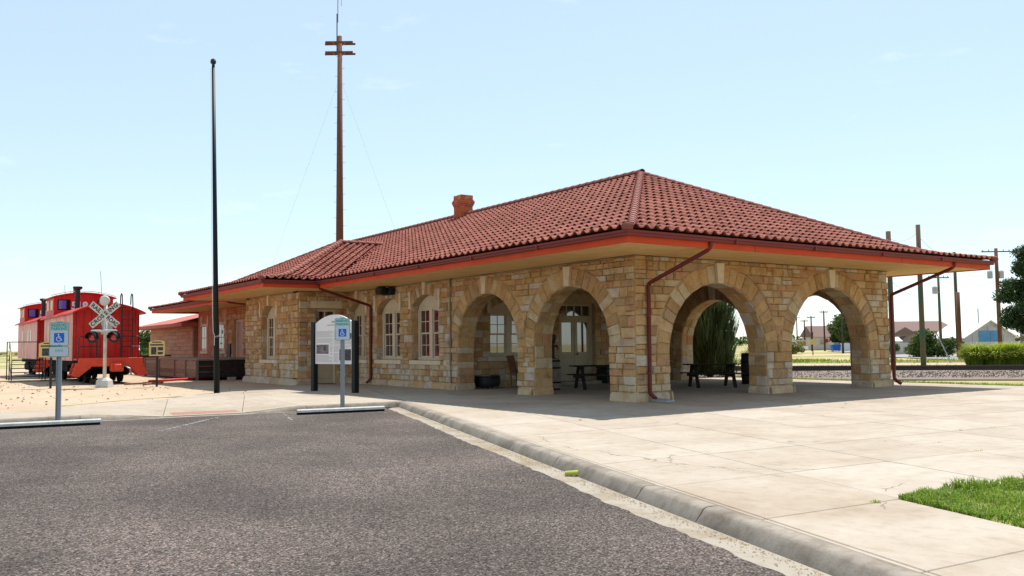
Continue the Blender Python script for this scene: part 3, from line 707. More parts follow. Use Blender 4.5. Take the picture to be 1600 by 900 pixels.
def plinth(O, u, n, segs, d=.10, h=.22):
    O,u,n = Vector(O),Vector(u),Vector(n)
    for a,b_ in segs:
        x = a
        while x < b_-.02:
            w = min(rnd.uniform(.5,.95), b_-x)
            if b_-(x+w) < .25: w = b_-x
            P = lambda s,z,dd: O+u*s+Vector((0,0,z))+n*dd
            hh = h+rnd.uniform(-.02,.03); g2 = .008; dd = d+rnd.uniform(-.015,.02)
            mb = MB(); s0,s1 = x+g2, x+w-g2
            mb.add([P(s0,-.05,0),P(s1,-.05,0),P(s1,-.05,dd),P(s0,-.05,dd),P(s0,hh,0),P(s1,hh,0),P(s1,hh-.07,dd*.75),P(s0,hh-.07,dd*.75)],
                   [(3,2,1,0),(4,5,6,7),(0,1,5,4),(1,2,6,5),(2,3,7,6),(3,0,4,7)], rnd.choice((.78,.78,1,1,.55,.95,.33)))
            c = P((s0+s1)/2,.1,dd); bm = bmesh.new(); me = mb.mesh('x','stone'); bm.from_mesh(me); bmesh.ops.recalc_face_normals(bm,faces=bm.faces)
            m2 = MB(); m2.add([v_.co for v_ in bm.verts],[tuple(v_.index for v_ in f.verts) for f in bm.faces], mb.t[0]); bm.free(); bpy.data.meshes.remove(me)
            STONES.append((m2, w*h*max(0,(CAM-c).normalized().dot(n))/(CAM-c).length_squared)); x += w

X_, Y_ = (1,0,0), (0,1,0); nX, nY = (-1,0,0), (0,-1,0)
# --- south end, two arches (plane y = 0)
fa = [Arch(3.16,1.96,1.2), Arch(8.23,1.97,1.2)]
core = wall_core('wall', (0,0,0), X_, nY, BW, fa)
stone_face((0,0,0), X_, nY, BW, fa)
for a, md in ((fa[0],5.695),(fa[1],5.695)):
    ring_stones((0,0,0), X_, nY, a, [((-1,0),-md)] if a is fa[0] else [((1,0),md)]); reveal((0,0,0), X_, nY, a)
plinth((0,0,0), X_, nY, [(-.10,1.12),(5.2,6.18),(10.28,11.40)])
for a in fa:                                # plinth returns inside the passages
    plinth((a.c+a.r,0,0), (0,1,0), (-1,0,0), [(-.08,TH)], .07); plinth((a.c-a.r,0,0), (0,1,0), (1,0,0), [(-.08,TH)], .07)
# --- west side (plane x = 0), y grows away from the viewer
wa = [Arch(2.69,1.69,1.46), Arch(7.0,1.76,1.42)]
ww = [Win(10.95,1.95,.98,2.98,.37), Win(13.85,1.95,.98,2.98,.37), Win(16.62,1.7,.98,2.98,.37)]
wall_core('wall', (0,TH,0), Y_, nX, 36.6-TH, [Arch(a.c-TH,a.r,a.sp) for a in wa]+[Win(w.c-TH,w.w,w.sill,w.sp,w.rise) for w in ww]+[Rect(32.0-TH,1.6,1.0,3.1),])
ends = BY1+16
wf = wa+ww
stone_face((0,0,0), Y_, nX, BY0, wf)
for a, c_ in ((wa[0],[((-1,0),-4.81)]),(wa[1],[((1,0),4.81)])):
    ring_stones((0,0,0), Y_, nX, a, c_); reveal((0,0,0), Y_, nX, a)
plinth((0,0,0), Y_, nX, [(-.10,.93),(4.45,5.16),(8.85,BY0)])
for a in wa: plinth((0,a.c+a.r,0), (1,0,0), (0,-1,0), [(-.08,TH)], .07)
# --- bay
bw = [Win(20.92-BY0,1.9,.98,2.98,.37)]
wall_core('wall', (BX,BY0,0), Y_, nX, BY1-BY0, bw); stone_face((BX,BY0,0), Y_, nX, BY1-BY0, bw, cmin=.2); plinth((BX,BY0,0), Y_, nX, [(-.1,BY1-BY0+.1)], .12)
bs = [Rect(BX*-1-1.0,.95,.0,3.08,.30)]
wall_core('wall', (BX,BY0-.001,0), X_, nY, -BX, bs); stone_face((BX,BY0,0), X_, nY, -BX, bs, cmin=.2); plinth((BX,BY0,0), X_, nY, [(-.12,.65),(1.75,-BX)], .10)
mb = MB(); mb.box(BX,0,BY1-.5,BY1,-.1,H); mb.build('wall','mortar',depot)
# --- far west part beyond the bay, east side, door wall
mb = MB(); mb.box(0.003,.6,36.6,BL,-.1,H); mb.build('wall','plank_red',depot)
stone_face((0,BY1,0), Y_, nX, 36.6-BY1, [Rect(32.0-BY1,1.75,.8,3.12)], cmin=.25, cmax=.4)
ea = [Arch(BW*0+2.69-TH,1.69,1.46), Arch(7.0-TH,1.76,1.42)]
wall_core('wall', (BW-TH,TH,0), Y_, nX, BL-TH, ea)
ea2 = [Arch(2.69-TH,1.69,1.46), Arch(7.0-TH,1.76,1.42)]
stone_face((BW-TH,TH,0), Y_, nX, 9.3-TH, ea2)
for a in ea2: ring_stones((BW-TH,TH,0), Y_, nX, a, [((-1,0),-4.16)] if a is ea2[0] else [((1,0),4.16)]); reveal((BW-TH,TH,0), Y_, nX, a)
plinth((BW-TH,TH,0), Y_, nX, [(0,.3),(3.8,4.5),(8.1,8.6)], .05)
DY = 9.3
dr = Rect(5.65,1.75,0,3.05,.3)
dw = [Win(2.62,1.9,1.08,2.75,.33), dr, Win(8.68,1.9,1.08,2.75,.33)]
wall_core('wall', (TH,DY,0), X_, nY, BW-2*TH, [Win(w.c-TH,w.w,w.sill,w.sp,w.rise) if isinstance(w,Win) else Rect(w.c-TH,w.w,w.z0,w.z1,w.lint) for w in dw], th=.5)
stone_face((TH,DY,0), X_, nY, BW-2*TH, [Win(w.c-TH,w.w,w.sill,w.sp,w.rise) if isinstance(w,Win) else Rect(w.c-TH,w.w,w.z0,w.z1,w.lint) for w in dw])
mb = MB(); mb.box(TH,BW-TH,BL-.6,BL,-.1,H); mb.build('wall','mortar',depot)
mb = MB(); mb.box(.66,BW-.66,DY+1.2,DY+1.3,0,H-.1); mb.build('inner_partition','ceiling',depot)
mb = MB(); mb.box(.66,BW-.66,DY+.5,BL-.6,0.004,.03); mb.build('inner_floor','ceiling',depot)
# segmental window heads: voussoirs, keystone, springer blocks, sill
def window_head(O, u, n, w):
    O,u,n = Vector(O),Vector(u),Vector(n); P = lambda s,z,d=0: O+u*s+Vector((0,0,z))+n*d
    a0 = math.asin(w.w/2/w.R); N_ = 9
    for k in range(N_):
        if k == N_//2: continue
        t0,t1 = a0-2*a0*k/N_, a0-2*a0*(k+1)/N_; pts = []
        for r_,t_ in ((w.R,t0),(w.R+w.ring,t0),(w.R+w.ring,t1),(w.R,t1)): pts.append(P(w.c+r_*math.sin(t_), min(w.cz+r_*math.cos(t_), H-.02)))
        stone(pts[::-1], n, .04, stone_tint(3)); 
    lime([P(w.c-.075,w.sp+w.rise-.01),P(w.c+.075,w.sp+w.rise-.01),P(w.c+.12,min(w.top+.03,H-.01)),P(w.c-.12,min(w.top+.03,H-.01))], n*.10, 'keystone')
    for sg in (-1,1):
        s = w.c+sg*(w.w/2+.075); lime([P(s-.08,w.sp-.12),P(s+.08,w.sp-.12),P(s+.06+sg*.02,w.sp+.52),P(s-.06+sg*.02,w.sp+.52)], n*.095, 'springer_stone')
    mb = MB(); mb.prism([P(w.c-w.w/2-.13,w.sill-.15,-.3),P(w.c+w.w/2+.13,w.sill-.15,-.3),P(w.c+w.w/2+.13,w.sill,-.3),P(w.c-w.w/2-.13,w.sill,-.3)], n*.38); mb.build('sill','limestone',depot,fix=True)
    for sg in (-1,1):                       # jamb stones in the recess
        z = w.sill
        while z < w.sp-.02:
            h = min(rnd.uniform(.2,.34), w.sp-z); s = w.c+sg*w.w/2
            if w.sp-z-h < .1: h = w.sp-z
            stone([P(s,z,0),P(s,z,-.26),P(s,z+h,-.26),P(s,z+h,0)], u*(-sg), .012, stone_tint(z)); z += h
for w in ww: window_head((0,0,0),Y_,nX,w)
window_head((BX,BY0,0),Y_,nX,bw[0])
for w in (dw[0],dw[2]): window_head((0,DY,0),X_,nY,w)

# --- joinery
def window(loc, rz, w, narrow=False):
    """paired sash window in a segmental opening; local x right, -y out"""
    W_, z0, zs, rise = w.w-.04, w.sill, w.sp, w.rise
    wd = bpy.data.objects.new('window', None); COL.objects.link(wd); wd.parent = depot; wd.location = loc; wd.rotation_euler = (0,0,R(rz)); wd.empty_display_size = .1
    n = 12; top = [(W_/2-W_*k/n, zs+rise*(1-((W_/2-W_*k/n)/(W_/2))**2)) for k in range(n+1)]
    # arched head panel + outer frame
    mb = MB(); hz = zs-.06
    mb.prism([(W_/2,.0,hz)]+[(x,.0,z-.005) for x,z in top]+[(-W_/2,.0,hz)], (0,.05,0))
    mb.build('head_panel','cream',wd,fix=True)
    mb = MB(); fw = .11
    mb.box(-W_/2,-W_/2+fw,-.05,.08,z0,hz,.01); mb.box(W_/2-fw,W_/2,-.05,.08,z0,hz,.01); mb.box(-W_/2,W_/2,-.05,.08,hz-.09,hz+.0,.01); mb.box(-W_/2,W_/2,-.07,.08,z0,z0+.10,.01); mb.box(-.11,.11,-.055,.08,z0+.1,hz-.09,.01)
    mb.build('frame','cream',wd)
    sw = W_/2-fw-.11
    for c in (-(sw/2+.11), sw/2+.11):
        zb, zt = z0+.10, hz-.09; zm = (zb+zt)/2; b_ = .05
        mb = MB()
        for (a,e_,yy) in ((zb,zm+.02,.02),(zm-.02,zt,-.005)):
            mb.box(c-sw/2,c-sw/2+b_,yy,yy+.035,a,e_); mb.box(c+sw/2-b_,c+sw/2,yy,yy+.035,a,e_); mb.box(c-sw/2+b_,c+sw/2-b_,yy,yy+.035,a,a+b_); mb.box(c-sw/2+b_,c+sw/2-b_,yy,yy+.035,e_-b_,e_)
            mb.box(c-.013,c+.013,yy+.004,yy+.03,a+b_,e_-b_); zz = (a+e_)/2; mb.box(c-sw/2+b_,c-.013,yy+.004,yy+.03,zz-.013,zz+.013); mb.box(c+.013,c+sw/2-b_,yy+.004,yy+.03,zz-.013,zz+.013)
        sash = mb.build('sash','cream',wd)
        pw = sw/2-b_-.013
        for (a,e_,yy) in ((zb,zm+.02,.02),(zm-.02,zt,-.005)):
            zz = (a+e_)/2
            for x0 in (c-sw/2+b_, c+.013):
                for q0,q1 in ((a+b_,zz-.013),(zz+.013,e_-b_)):
                    m2 = MB(); m2.box(x0,x0+pw,yy+.015,yy+.021,q0,q1); m2.build('pane','glass',wd)
    m2 = MB(); m2.box(-W_/2,W_/2,.35,.36,z0,zs+.3); m2.build('dark_backing','ceiling',wd)  # dark sheet added behind the panes to stand for the unlit room
    return wd
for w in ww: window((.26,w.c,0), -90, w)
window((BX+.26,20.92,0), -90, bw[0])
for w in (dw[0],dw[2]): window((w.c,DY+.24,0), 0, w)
# porch double door with transom
dd = bpy.data.objects.new('double_door', None); COL.objects.link(dd); dd.parent = depot; dd.location = (5.65,DY+.2,.12)
mb = MB(); mb.box(-.875,-.75,-.06,.1,0,2.93,.01); mb.box(.75,.875,-.06,.1,0,2.93,.01); mb.box(-.75,.75,-.06,.1,2.83,2.93,.01); mb.box(-.75,.75,-.06,.1,2.36,2.46,.01); mb.build('frame','cream_d',dd)
mb = MB(); mb.box(-1.1,1.1,-.75,.12,-.125,0,.01); mb.build('door_step','concrete',dd)
for k in range(4):
    m2 = MB(); a = -.75+k*.375; m2.box(a+.025,a+.35,.0,.008,2.46,2.83); m2.build('pane','glass',dd)
    if k: m2 = MB(); m2.box(a-.025,a+.025,-.03,.03,2.46,2.83); m2.build('glazing_bar','cream_d',dd)
for sg in (-1,1):
    mb = MB(); x0,x1 = (sg*.008,sg*.75); x0,x1 = min(x0,x1),max(x0,x1)
    mb.box(x0,x0+.13,-.03,.02,.0,2.36,.006); mb.box(x1-.13,x1,-.03,.02,0,2.36,.006); mb.box(x0+.13,x1-.13,-.03,.02,2.2,2.36,.006); mb.box(x0+.13,x1-.13,-.03,.02,.92,1.08,.006); mb.box(x0+.13,x1-.13,-.03,.02,0,.2,.006); mb.box(x0+.13,x1-.13,-.008,.012,.2,.92)
    mb.box(x0+.13,x1-.13,-.02,.012,.53,.6,.004); mb.build('door_leaf','cream_d',dd)
    m2 = MB(); m2.box(x0+.13,x1-.13,-.004,.004,1.08,2.2); m2.build('pane','glass',dd)
mb = MB(); mb.lathe([(.012,0),(.012,.04),(.035,.055),(.03,.09)],8,(0,0,0)); o = mb.build('door_knob','black',dd); o.location = (.07,-.03,1.0); o.rotation_euler = (R(90),0,0)
# bay side door
sdv = bpy.data.objects.new('side_door', None); COL.objects.link(sdv); sdv.parent = depot; sdv.location = (-1.0,BY0+.2,0)
mb = MB(); mb.box(-.475,-.385,-.05,.1,0,3.07,.01); mb.box(.385,.475,-.05,.1,0,3.07,.01); mb.box(-.385,.385,-.05,.1,2.97,3.07,.01); mb.box(-.385,.385,-.05,.1,2.25,2.35,.01); mb.build('frame','cream',sdv)
mb = MB(); mb.box(-.385,.385,-.02,.02,0,2.25,.005); mb.box(-.28,.28,-.035,-.02,.2,1.0,.01); mb.box(-.28,.28,-.035,-.02,1.15,2.1,.01); mb.build('door_leaf','cream_d',sdv)
for x0,x1 in ((-.385,-.02),(.02,.385)):
    m2 = MB(); m2.box(x0,x1,0,.008,2.35,2.97); m2.build('pane','glass',sdv)
m2 = MB(); m2.box(-.02,.02,-.03,.03,2.35,2.97); m2.build('glazing_bar','cream',sdv)
mb = MB(); mb.box(-1.72,-.32,BY0-.05,BY0+.3,3.10,3.40,.01); mb.build('lintel','limestone',depot)
# tall window and cream door bays beyond the bay
for c in (25.9,28.6): pass
fw_ = bpy.data.objects.new('freight_door', None); COL.objects.link(fw_); fw_.parent = depot; fw_.location = (.2,32.0,0); fw_.rotation_euler=(0,0,R(-90))
mb = MB(); mb.box(-.86,-.6,-.08,.1,.9,3.1,.01); mb.box(.6,.86,-.08,.1,.9,3.1,.01); mb.box(-.6,.6,-.08,.1,2.95,3.1,.01); mb.build('frame','cream',fw_)
mb = MB(); mb.box(-.6,0,-.02,.03,.9,2.95,.006); mb.box(.005,.6,-.025,.03,.9,2.95,.006); mb.build('door_leaf','cream_d',fw_)
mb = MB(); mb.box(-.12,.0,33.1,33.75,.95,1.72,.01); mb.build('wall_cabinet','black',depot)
# two windows in the red painted end
for c in (34.9,38.4):
    mb = MB(); mb.box(-.04,.02,c-.55,c+.55,1.35,3.0,.01); fr = mb.build('window_frame','cream',depot)
    m2 = MB(); m2.box(-.05,-.035,c-.4,c+.4,1.5,2.85); m2.build('pane','glass',fr)
    m2 = MB(); m2.box(-.055,-.052,c-.03,c+.03,1.5,2.85); m2.box(-.055,-.052,c-.4,c+.4,2.1,2.16); m2.build('glazing_bar','cream',fr)
    m2 = MB(); m2.box(-.09,.02,c-.75,c+.75,1.18,1.33,.01); m2.build('sill','limestone',fr)
    for s in (c-.75,c+.6): m2 = MB(); m2.box(-.07,.02,s,s+.15,2.85,3.5,.01); m2.build('springer_stone','limestone',fr)
# flashing line at the wall head
mb = MB(); mb.box(-.09,BW+.09,-.09,-.0,H-.045,H+.0); mb.box(-.09,0,0.0,BY0,H-.045,H); mb.box(BX-.09,BX,BY0-.09,BY1,H-.045,H); mb.box(BX,0,BY0-.09,BY0,H-.045,H); mb.build('flashing','flash',depot)
mb = MB(); mb.cyl((-.05,9.13,.22),(-.05,9.13,H-.05),.035,n=8); mb.build('conduit','flash',depot)

# --- roof
PRO = [(0,4.05),(1.0,4.20),(1.5,4.33),(2.0,4.53),(8.1,7.42)]
def rz_(t):
    for (a,za),(b_,zb) in zip(PRO,PRO[1:]):
        if t <= b_: return za+(zb-za)*(t-a)/(b_-a)
    return PRO[-1][1]
def arc_rows(tmax, step):
    """t positions equally spaced along the slope"""
    ts_ = [0]; t = 0
    while True:
        k = .02; l = 0
        while l < step:
            l += math.hypot(k, rz_(t+k)-rz_(t)); t += k
            if t > tmax: return ts_
        ts_.append(t)
XE0, XE1, YE0, YE1 = -E_-G_, BW+E_+G_, -E_-G_, BL+E_+G_
BXE, BYE0, BYE1 = BX-E_-G_, BY0-E_-G_, BY1+E_+G_
HALF = (XE1-XE0)/2; BH = (BYE1-BYE0)/2
SL = {  # eave point(s,t) -> xyz, valid s range, t max
 'front': (lambda s,t: (s, YE0+t), lambda t: [(XE0+t, XE1-t)], HALF),
 'west': (lambda s,t: (XE0+t, s), lambda t: [(YE0+t, BYE0+t),(BYE1-t, YE1-t)] if t < BH else [(YE0+t, YE1-t)], HALF),
 'bay': (lambda s,t: (BXE+t, s), lambda t: [(BYE0+t, BYE1-t)], BH),
 'bayside': (lambda s,t: (s, BYE0+t), lambda t: [(BXE+t, XE0+t)], BH),
 'bayback': (lambda s,t: (s, BYE1-t), lambda t: [(BXE+t, XE0+t)], BH),
 'east': (lambda s,t: (XE1-t, s), lambda t: [(YE0+t, YE1-t)], HALF),
 'back': (lambda s,t: (s, YE1-t), lambda t: [(XE0+t, XE1-t)], HALF)}
mb = MB()
for nm,(f,rng,tm) in SL.items():
    tt = [p[0] for p in PRO if p[0] < tm]+[tm]
    if nm == 'west': tt = sorted(set(tt+[BH-.001,BH+.001]))
    for t0,t1 in zip(tt,tt[1:]):
        r0, r1 = rng(t0+1e-5), rng(t1-1e-5)
        for (a0,a1),(b0,b1) in zip(r0,r1):
            q_ = [f(a0,t0)+(rz_(t0)-.035,), f(a1,t0)+(rz_(t0)-.035,), f(b1,t1)+(rz_(t1)-.035,), f(b0,t1)+(rz_(t1)-.035,)]
            mb.add(q_, [(0,1,2,3)])
roof = mb.build('roof','tile_under',depot)
TW, TS = .318, .375
TILES = []
NP = 9
def prof_h(w):                                # S tile: round cover hump then shallow pan
    return .066*math.sin(math.pi*w/.58)**.85 if w < .58 else -.016*math.sin(math.pi*(w-.58)/.42)
def tile_slope(nm):
    f, rng, tm = SL[nm]; rows = arc_rows(tm, TS)
    rows = rows+[tm]
    for ri,(t0,t1) in enumerate(zip(rows,rows[1:])):
        tov = min(t1+.05, tm)
        for ra in rng((t0+t1)/2):
            s = math.floor((ra[0]-TW)/TW)*TW
            while s < ra[1]+TW:
                if s+TW > ra[0]+.06 and s < ra[1]-.06:
                    vs = []; tt_ = rnd.random(); jl = rnd.uniform(-.006,.008); js = rnd.uniform(-.006,.006)
                    for t_, lift in ((t0-.0,.062+jl),(tov,.0)):
                        rr = [q for q in rng(min(t_,tm-.001)) if q[0]-.8 < s+TW/2 < q[1]+.8]
                        if not rr: rr = [ra]
                        lo, hi = rr[0][0], rr[0][1]
                        for k in range(NP+1):
                            w = k/NP; sx_ = min(max(s+js+w*TW, lo-.02), hi+.02); x,y = f(sx_, t_); vs.append((x,y,rz_(min(t_,tm))+lift+prof_h(w)+rnd.uniform(-.002,.002)))
                    nlow = NP+1
                    for k in range(2*nlow): x,y,z = vs[k]; vs.append((x,y,z-.015))
                    fs = [(k,k+1,nlow+k+1,nlow+k) for k in range(NP)]+[(2*nlow+k,2*nlow+k+1,k+1,k) for k in range(NP)]+[(3*nlow+k,3*nlow+k+1,2*nlow+k+1,2*nlow+k) for k in range(NP)]
                    m2 = MB(); m2.add(vs, fs, tt_)
                    c = Vector(vs[NP//2]); TILES.append((m2, 1/(CAM-c).length_squared*(1 if nm in('front','west') else .9)*(1.5 if nm=='front' else 1)))
                s += TW
for nm in ('front','west','bay','bayside'): tile_slope(nm)
TILES.sort(key=lambda q: -q[1])
def place_pieces(lst, cap, name, stuffname, m_, parent, smooth=False):
    for m2,_ in lst[:cap]:
        o = m2.build(name, m_, parent, fix=False)
        if smooth: o.data.polygons.foreach_set('use_smooth',[True]*NP+[False]*NP)
    big = MB()
    for m2,_ in lst[cap:]: big.add(m2.v, m2.f, m2.t[0])
    o = big.build(stuffname, m_, parent); o['kind'] = 'stuff'; return o
place_pieces(TILES, 300, 'roof_tile', 'roof_tiles', 'tile', roof)
# hip and ridge caps
def caps(p0, p1, step=.36, r=.13, curve=None):
    """barrel caps following the roof profile from p0 (low) to p1"""
    p0, p1 = Vector(p0), Vector(p1); Ls = (p1-p0).length; n = max(1,int(Ls/step))
    for k in range(n):
        a, b_ = p0.lerp(p1,k/n), p0.lerp(p1,(k+1.12)/n); yield a, b_
CAPM = {}
def cap_obj(a, b_, r=.14):
    d = b_-a; l = round(d.length,2)
    if (l,r) not in CAPM:
        mb = MB(); n = 8; v_ = []
        for y,rr in ((0,r),(l,r*.84)):
            for k in range(n+1): t_ = math.pi*k/n; v_.append((rr*math.cos(t_),y,rr*math.sin(t_)*.95))
        for k in range(n+1): t_ = math.pi*k/n; v_.append((r*.80*math.cos(t_),0,r*.76*math.sin(t_)))
        fs = [(k,n+1+k,n+2+k,k+1) for k in range(n)]+[(2*n+2+k,k,k+1,2*n+3+k) for k in range(n)]
        mb.add(v_,fs); CAPM[(l,r)] = mb.mesh('ridge_cap','ridge')
    o = link('ridge_cap', CAPM[(l,r)], roof); q = d.normalized(); x = q.cross(Vector((0,0,1))).normalized(); z = x.cross(q)
    mm = Matrix((( x.x,q.x,z.x,a.x),(x.y,q.y,z.y,a.y),(x.z,q.z,z.z,a.z),(0,0,0,1))); o.matrix_local = mm
def hip_line(x, y, sx_, sy, tm):
    pts = [Vector((x+sx_*t,y+sy*t,rz_(t)+.02)) for t in [0,.5,1.0,1.5,2.0]+[2.0+(tm-2)*k/12 for k in range(1,13)]]
    step = .30; cur = pts[0]; i = 1; acc = []
    L_ = [0]
    for a,b_ in zip(pts,pts[1:]): L_.append(L_[-1]+(b_-a).length)
    def at_(l):
        for k in range(len(pts)-1):
            if l <= L_[k+1]: return pts[k].lerp(pts[k+1],(l-L_[k])/(L_[k+1]-L_[k]))
        return pts[-1]
    n = int(L_[-1]/step)
    for k in range(n): cap_obj(at_(L_[-1]*k/n), at_(min(L_[-1],L_[-1]*(k+1.15)/n)))
    mb = MB(); p = pts[0]; d = Vector((sx_,sy,0)).normalized(); mb.lathe([(.12,-.02),(.135,.05),(.12,.11),(.05,.15)],10,(p.x+d.x*.06,p.y+d.y*.06,p.z-.02)); mb.build('hip_end_cap','ridge',roof,smooth=True)
hip_line(XE0,YE0,1,1,HALF); hip_line(XE1,YE0,-1,1,HALF); hip_line(XE0,YE1,1,-1,HALF)
hip_line(BXE,BYE0,1,1,BH); hip_line(BXE,BYE1,1,-1,BH)
def ridge_line(a, b_):
    a, b_ = Vector(a), Vector(b_); n = int((b_-a).length/.42)
    for k in range(n): cap_obj(a.lerp(b_,k/n), a.lerp(b_,(k+1.1)/n), .15)
ridge_line((XE0+HALF,YE0+HALF-.1,7.45),(XE0+HALF,YE1-HALF,7.45))
ridge_line((BXE+BH-.05,(BYE0+BYE1)/2,rz_(BH)+.03),(XE0+BH,(BYE0+BYE1)/2,rz_(BH)+.03))
# eave timber: fascia, gutter, soffit boards
def eave(poly, gut=True):
    """poly: eave corners at the fascia line, ordered with the outside on the left when walking"""
    pass
segs = [((-E_,-E_),(BW+E_,-E_),(0,-1)), ((-E_,BYE0+G_),(-E_,-E_),(-1,0)), ((BX-E_,BYE0+G_),(-E_,BYE0+G_),(0,-1)), ((BX-E_,BYE1-G_),(BX-E_,BYE0+G_),(-1,0)), ((-E_,BYE1-G_),(BX-E_,BYE1-G_),(0,1)), ((-E_,BL+E_),(-E_,BYE1-G_),(-1,0)), ((BW+E_,-E_),(BW+E_,BL+E_),(1,0)), ((BW+E_,BL+E_),(-E_,BL+E_),(0,1))]
concave = {(-E_,BYE0+G_),(-E_,BYE1-G_)}
for a,b_,n in segs:
    A_, B_, n_ = Vector(a), Vector(b_), Vector(n); d = (B_-A_).normalized()
    ea_ = -1 if a in concave else 1; eb_ = -1 if b_ in concave else 1
    mb = MB(); th = .035
    mb.prism([(A_.x,A_.y,3.755),(B_.x,B_.y,3.755),(B_.x-n_.x*th-d.x*th*eb_,B_.y-n_.y*th-d.y*th*eb_,3.755),(A_.x-n_.x*th+d.x*th*ea_,A_.y-n_.y*th+d.y*th*ea_,3.755)],(0,0,.265)); mb.build('fascia','fascia',depot,fix=True)
    mb = MB(); pr = [(.002,3.905),(.07,3.905),(.09,3.925),(.09,3.96),(.125,3.985),(.132,4.03),(.118,4.03),(.112,3.99),(.002,3.99)]
    vs = []
    for P_,e2,sg in ((A_,ea_,-1),(B_,eb_,1)):
        for o_,z in pr: q = P_+n_*o_+d*(sg*o_*e2); vs.append((q.x,q.y,z))
    k = len(pr); mb.add(vs,[(i,(i+1)%k,k+(i+1)%k,k+i) for i in range(k)]+[tuple(range(k)),tuple(range(2*k-1,k-1,-1))]); mb.build('gutter','gutter',depot,fix=True)
for x in (1.2,4.3,7.4,10.5): mb = MB(); mb.box(x-.03,x+.03,-E_-.138,-E_-.003,3.898,4.034); mb.build('gutter_joint','gutter',depot)
for y in (1.0,4.1,7.2,10.3,13.4): mb = MB(); mb.box(-E_-.138,-E_-.003,y-.03,y+.03,3.898,4.034); mb.build('gutter_joint','gutter',depot)
for k in range(12): mb = MB(); mb.box(-1.9+k*1.3,-1.87+k*1.3,-E_-.003,-E_+.0,3.757,3.9); mb.build('fascia_bracket','gutter',depot) if k in (3,8) else None
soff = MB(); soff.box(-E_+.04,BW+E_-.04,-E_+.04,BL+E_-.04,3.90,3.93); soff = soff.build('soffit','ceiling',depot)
NB = 8; bwid = (E_-.035)/NB
for k in range(NB):
    o0, o1 = .036+k*bwid+.008, .036+(k+1)*bwid-.008
    def sb(pts): m2 = MB(); m2.prism([(x,y,3.79) for x,y in pts],(0,0,.03)); m2.build('soffit_board','soffit',soff,fix=True)
    e0 = -E_+o0; e1 = -E_+o1; yb = BYE0+G_
    sb([(e0,e0),(BW-e0,e0),(BW-e1,e1),(e1,e1)])                                   # front
    sb([(e0,e0),(e1,e1),(e1,yb+o1),(e0,yb+o0)])                                   # west
    sb([(BX+e0,yb+o0),(-E_+o0,yb+o0),(-E_+o1,yb+o1),(BX+e1,yb+o1)])               # bay side
    sb([(BX+e0,yb+o0),(BX+e1,yb+o1),(BX+e1,BYE1-G_-o1),(BX+e0,BYE1-G_-o0)])       # bay front
    sb([(BX+e0,BYE1-G_-o0),(BX+e1,BYE1-G_-o1),(-E_+o1,BYE1-G_-o1),(-E_+o0,BYE1-G_-o0)])
    sb([(e0,BYE1-G_-o0),(e1,BYE1-G_-o1),(e1,BL-e1),(e0,BL-e0)])
    sb([(BW-e0,e0),(BW-e0,BL-e0),(BW-e1,BL-e1),(BW-e1,e1)])                       # east
mb = MB()
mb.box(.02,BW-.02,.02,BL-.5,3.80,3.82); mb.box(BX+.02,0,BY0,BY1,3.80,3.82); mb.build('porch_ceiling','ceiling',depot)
# chimney
mb = MB(); cy0, cy1 = 17.1, 17.75; cx0, cx1 = XE0+HALF-.31, XE0+HALF+.31
for z0,z1,e_ in ((6.9,7.86,0),(7.86,7.94,.03),(7.94,8.02,.06),(8.02,8.09,.075),(8.09,8.16,.04),(8.16,8.36,.01)):
    mb.box(cx0-e_,cx1+e_,cy0-e_,cy1+e_,z0,z1,.008)
ch = mb.build('chimney','brick',roof)
bme2 = MB(); bme2.box(-.012,.0,-.1,.1,0,.06,.004); bmesh_ = bme2.mesh('brick','brick')
for r_ in range(7):
    for k in range(2 if r_%2 else 3):
        o = link('brick', bmesh_, ch); o.location = (cx0-.001, cy0+.11+k*.215+(.1 if r_%2 else 0), 7.4+r_*.065)
# downspouts
def downspout(pts, r=.055, foot=True):
    mb = MB()
    out = []
    for i,p in enumerate(pts):
        p = Vector(p)
        if 0 < i < len(pts)-1:
            a, b_ = Vector(pts[i-1]), Vector(pts[i+1]); k = .09
            out += [p+(a-p).normalized()*k, p+(a-p).normalized()*k*.35+(b_-p).normalized()*k*.35*.4, p+(b_-p).normalized()*k]
        else: out.append(p)
    mb.tube(out, r, 8); o = mb.build('downspout','spout',depot,smooth=True)
    m2 = MB()
    for z in (.7,2.2): q = [p for p in pts if True][-2]; m2.cyl((q[0],q[1],z),(q[0],q[1],z+.05),r*1.16,n=8)
    m2.build('strap','gutter',o); return o
downspout([(.37,-E_-.05,3.93),(.37,-E_-.0,3.74),(.40,-.11,3.05),(.37,-.11,.2),(.42,-.28,.07)])
downspout([(BW+.04,-E_-.05,3.93),(BW+.04,-E_+.0,3.74),(BW+.06,-.11,3.0),(BW+.06,-.11,.22),(BW+.12,-.32,.08)])
downspout([(-E_-.05,15.2,3.93),(-E_+.0,15.2,3.74),(-.11,15.2,3.12),(-.11,15.2,.2),(-.28,15.25,.07)])
downspout([(-E_-.05,BYE1+.3,3.93),(-E_+.0,BYE1+.25,3.75),(-.2,BY1+.3,3.35),(-.07,BY1+.12,2.9),(-.07,BY1+.12,1.1)], .045)
mb = MB(); mb.box(-.3,-.05,13.2,13.9,3.45,3.72,.03); mb.box(-.62,-.30,13.35,13.78,3.46,3.76,.05); mb.build('flood_lamp','black',depot)
mb = MB(); mb.box(-.02,-.055,9.25,9.62,.80,1.02,.004); mb.build('date_stone','limestone',depot)
# stones: the largest as single pieces, the rest as one part
STONES.sort(key=lambda q: -q[1])
for m2,_ in STONES[:300]: m2.build('stone','stone',core)
big = MB()
for m2,_ in STONES[300:]: big.add(m2.v,m2.f,m2.t[0])
o = big.build('stones','stone',core); o['kind'] = 'stuff'

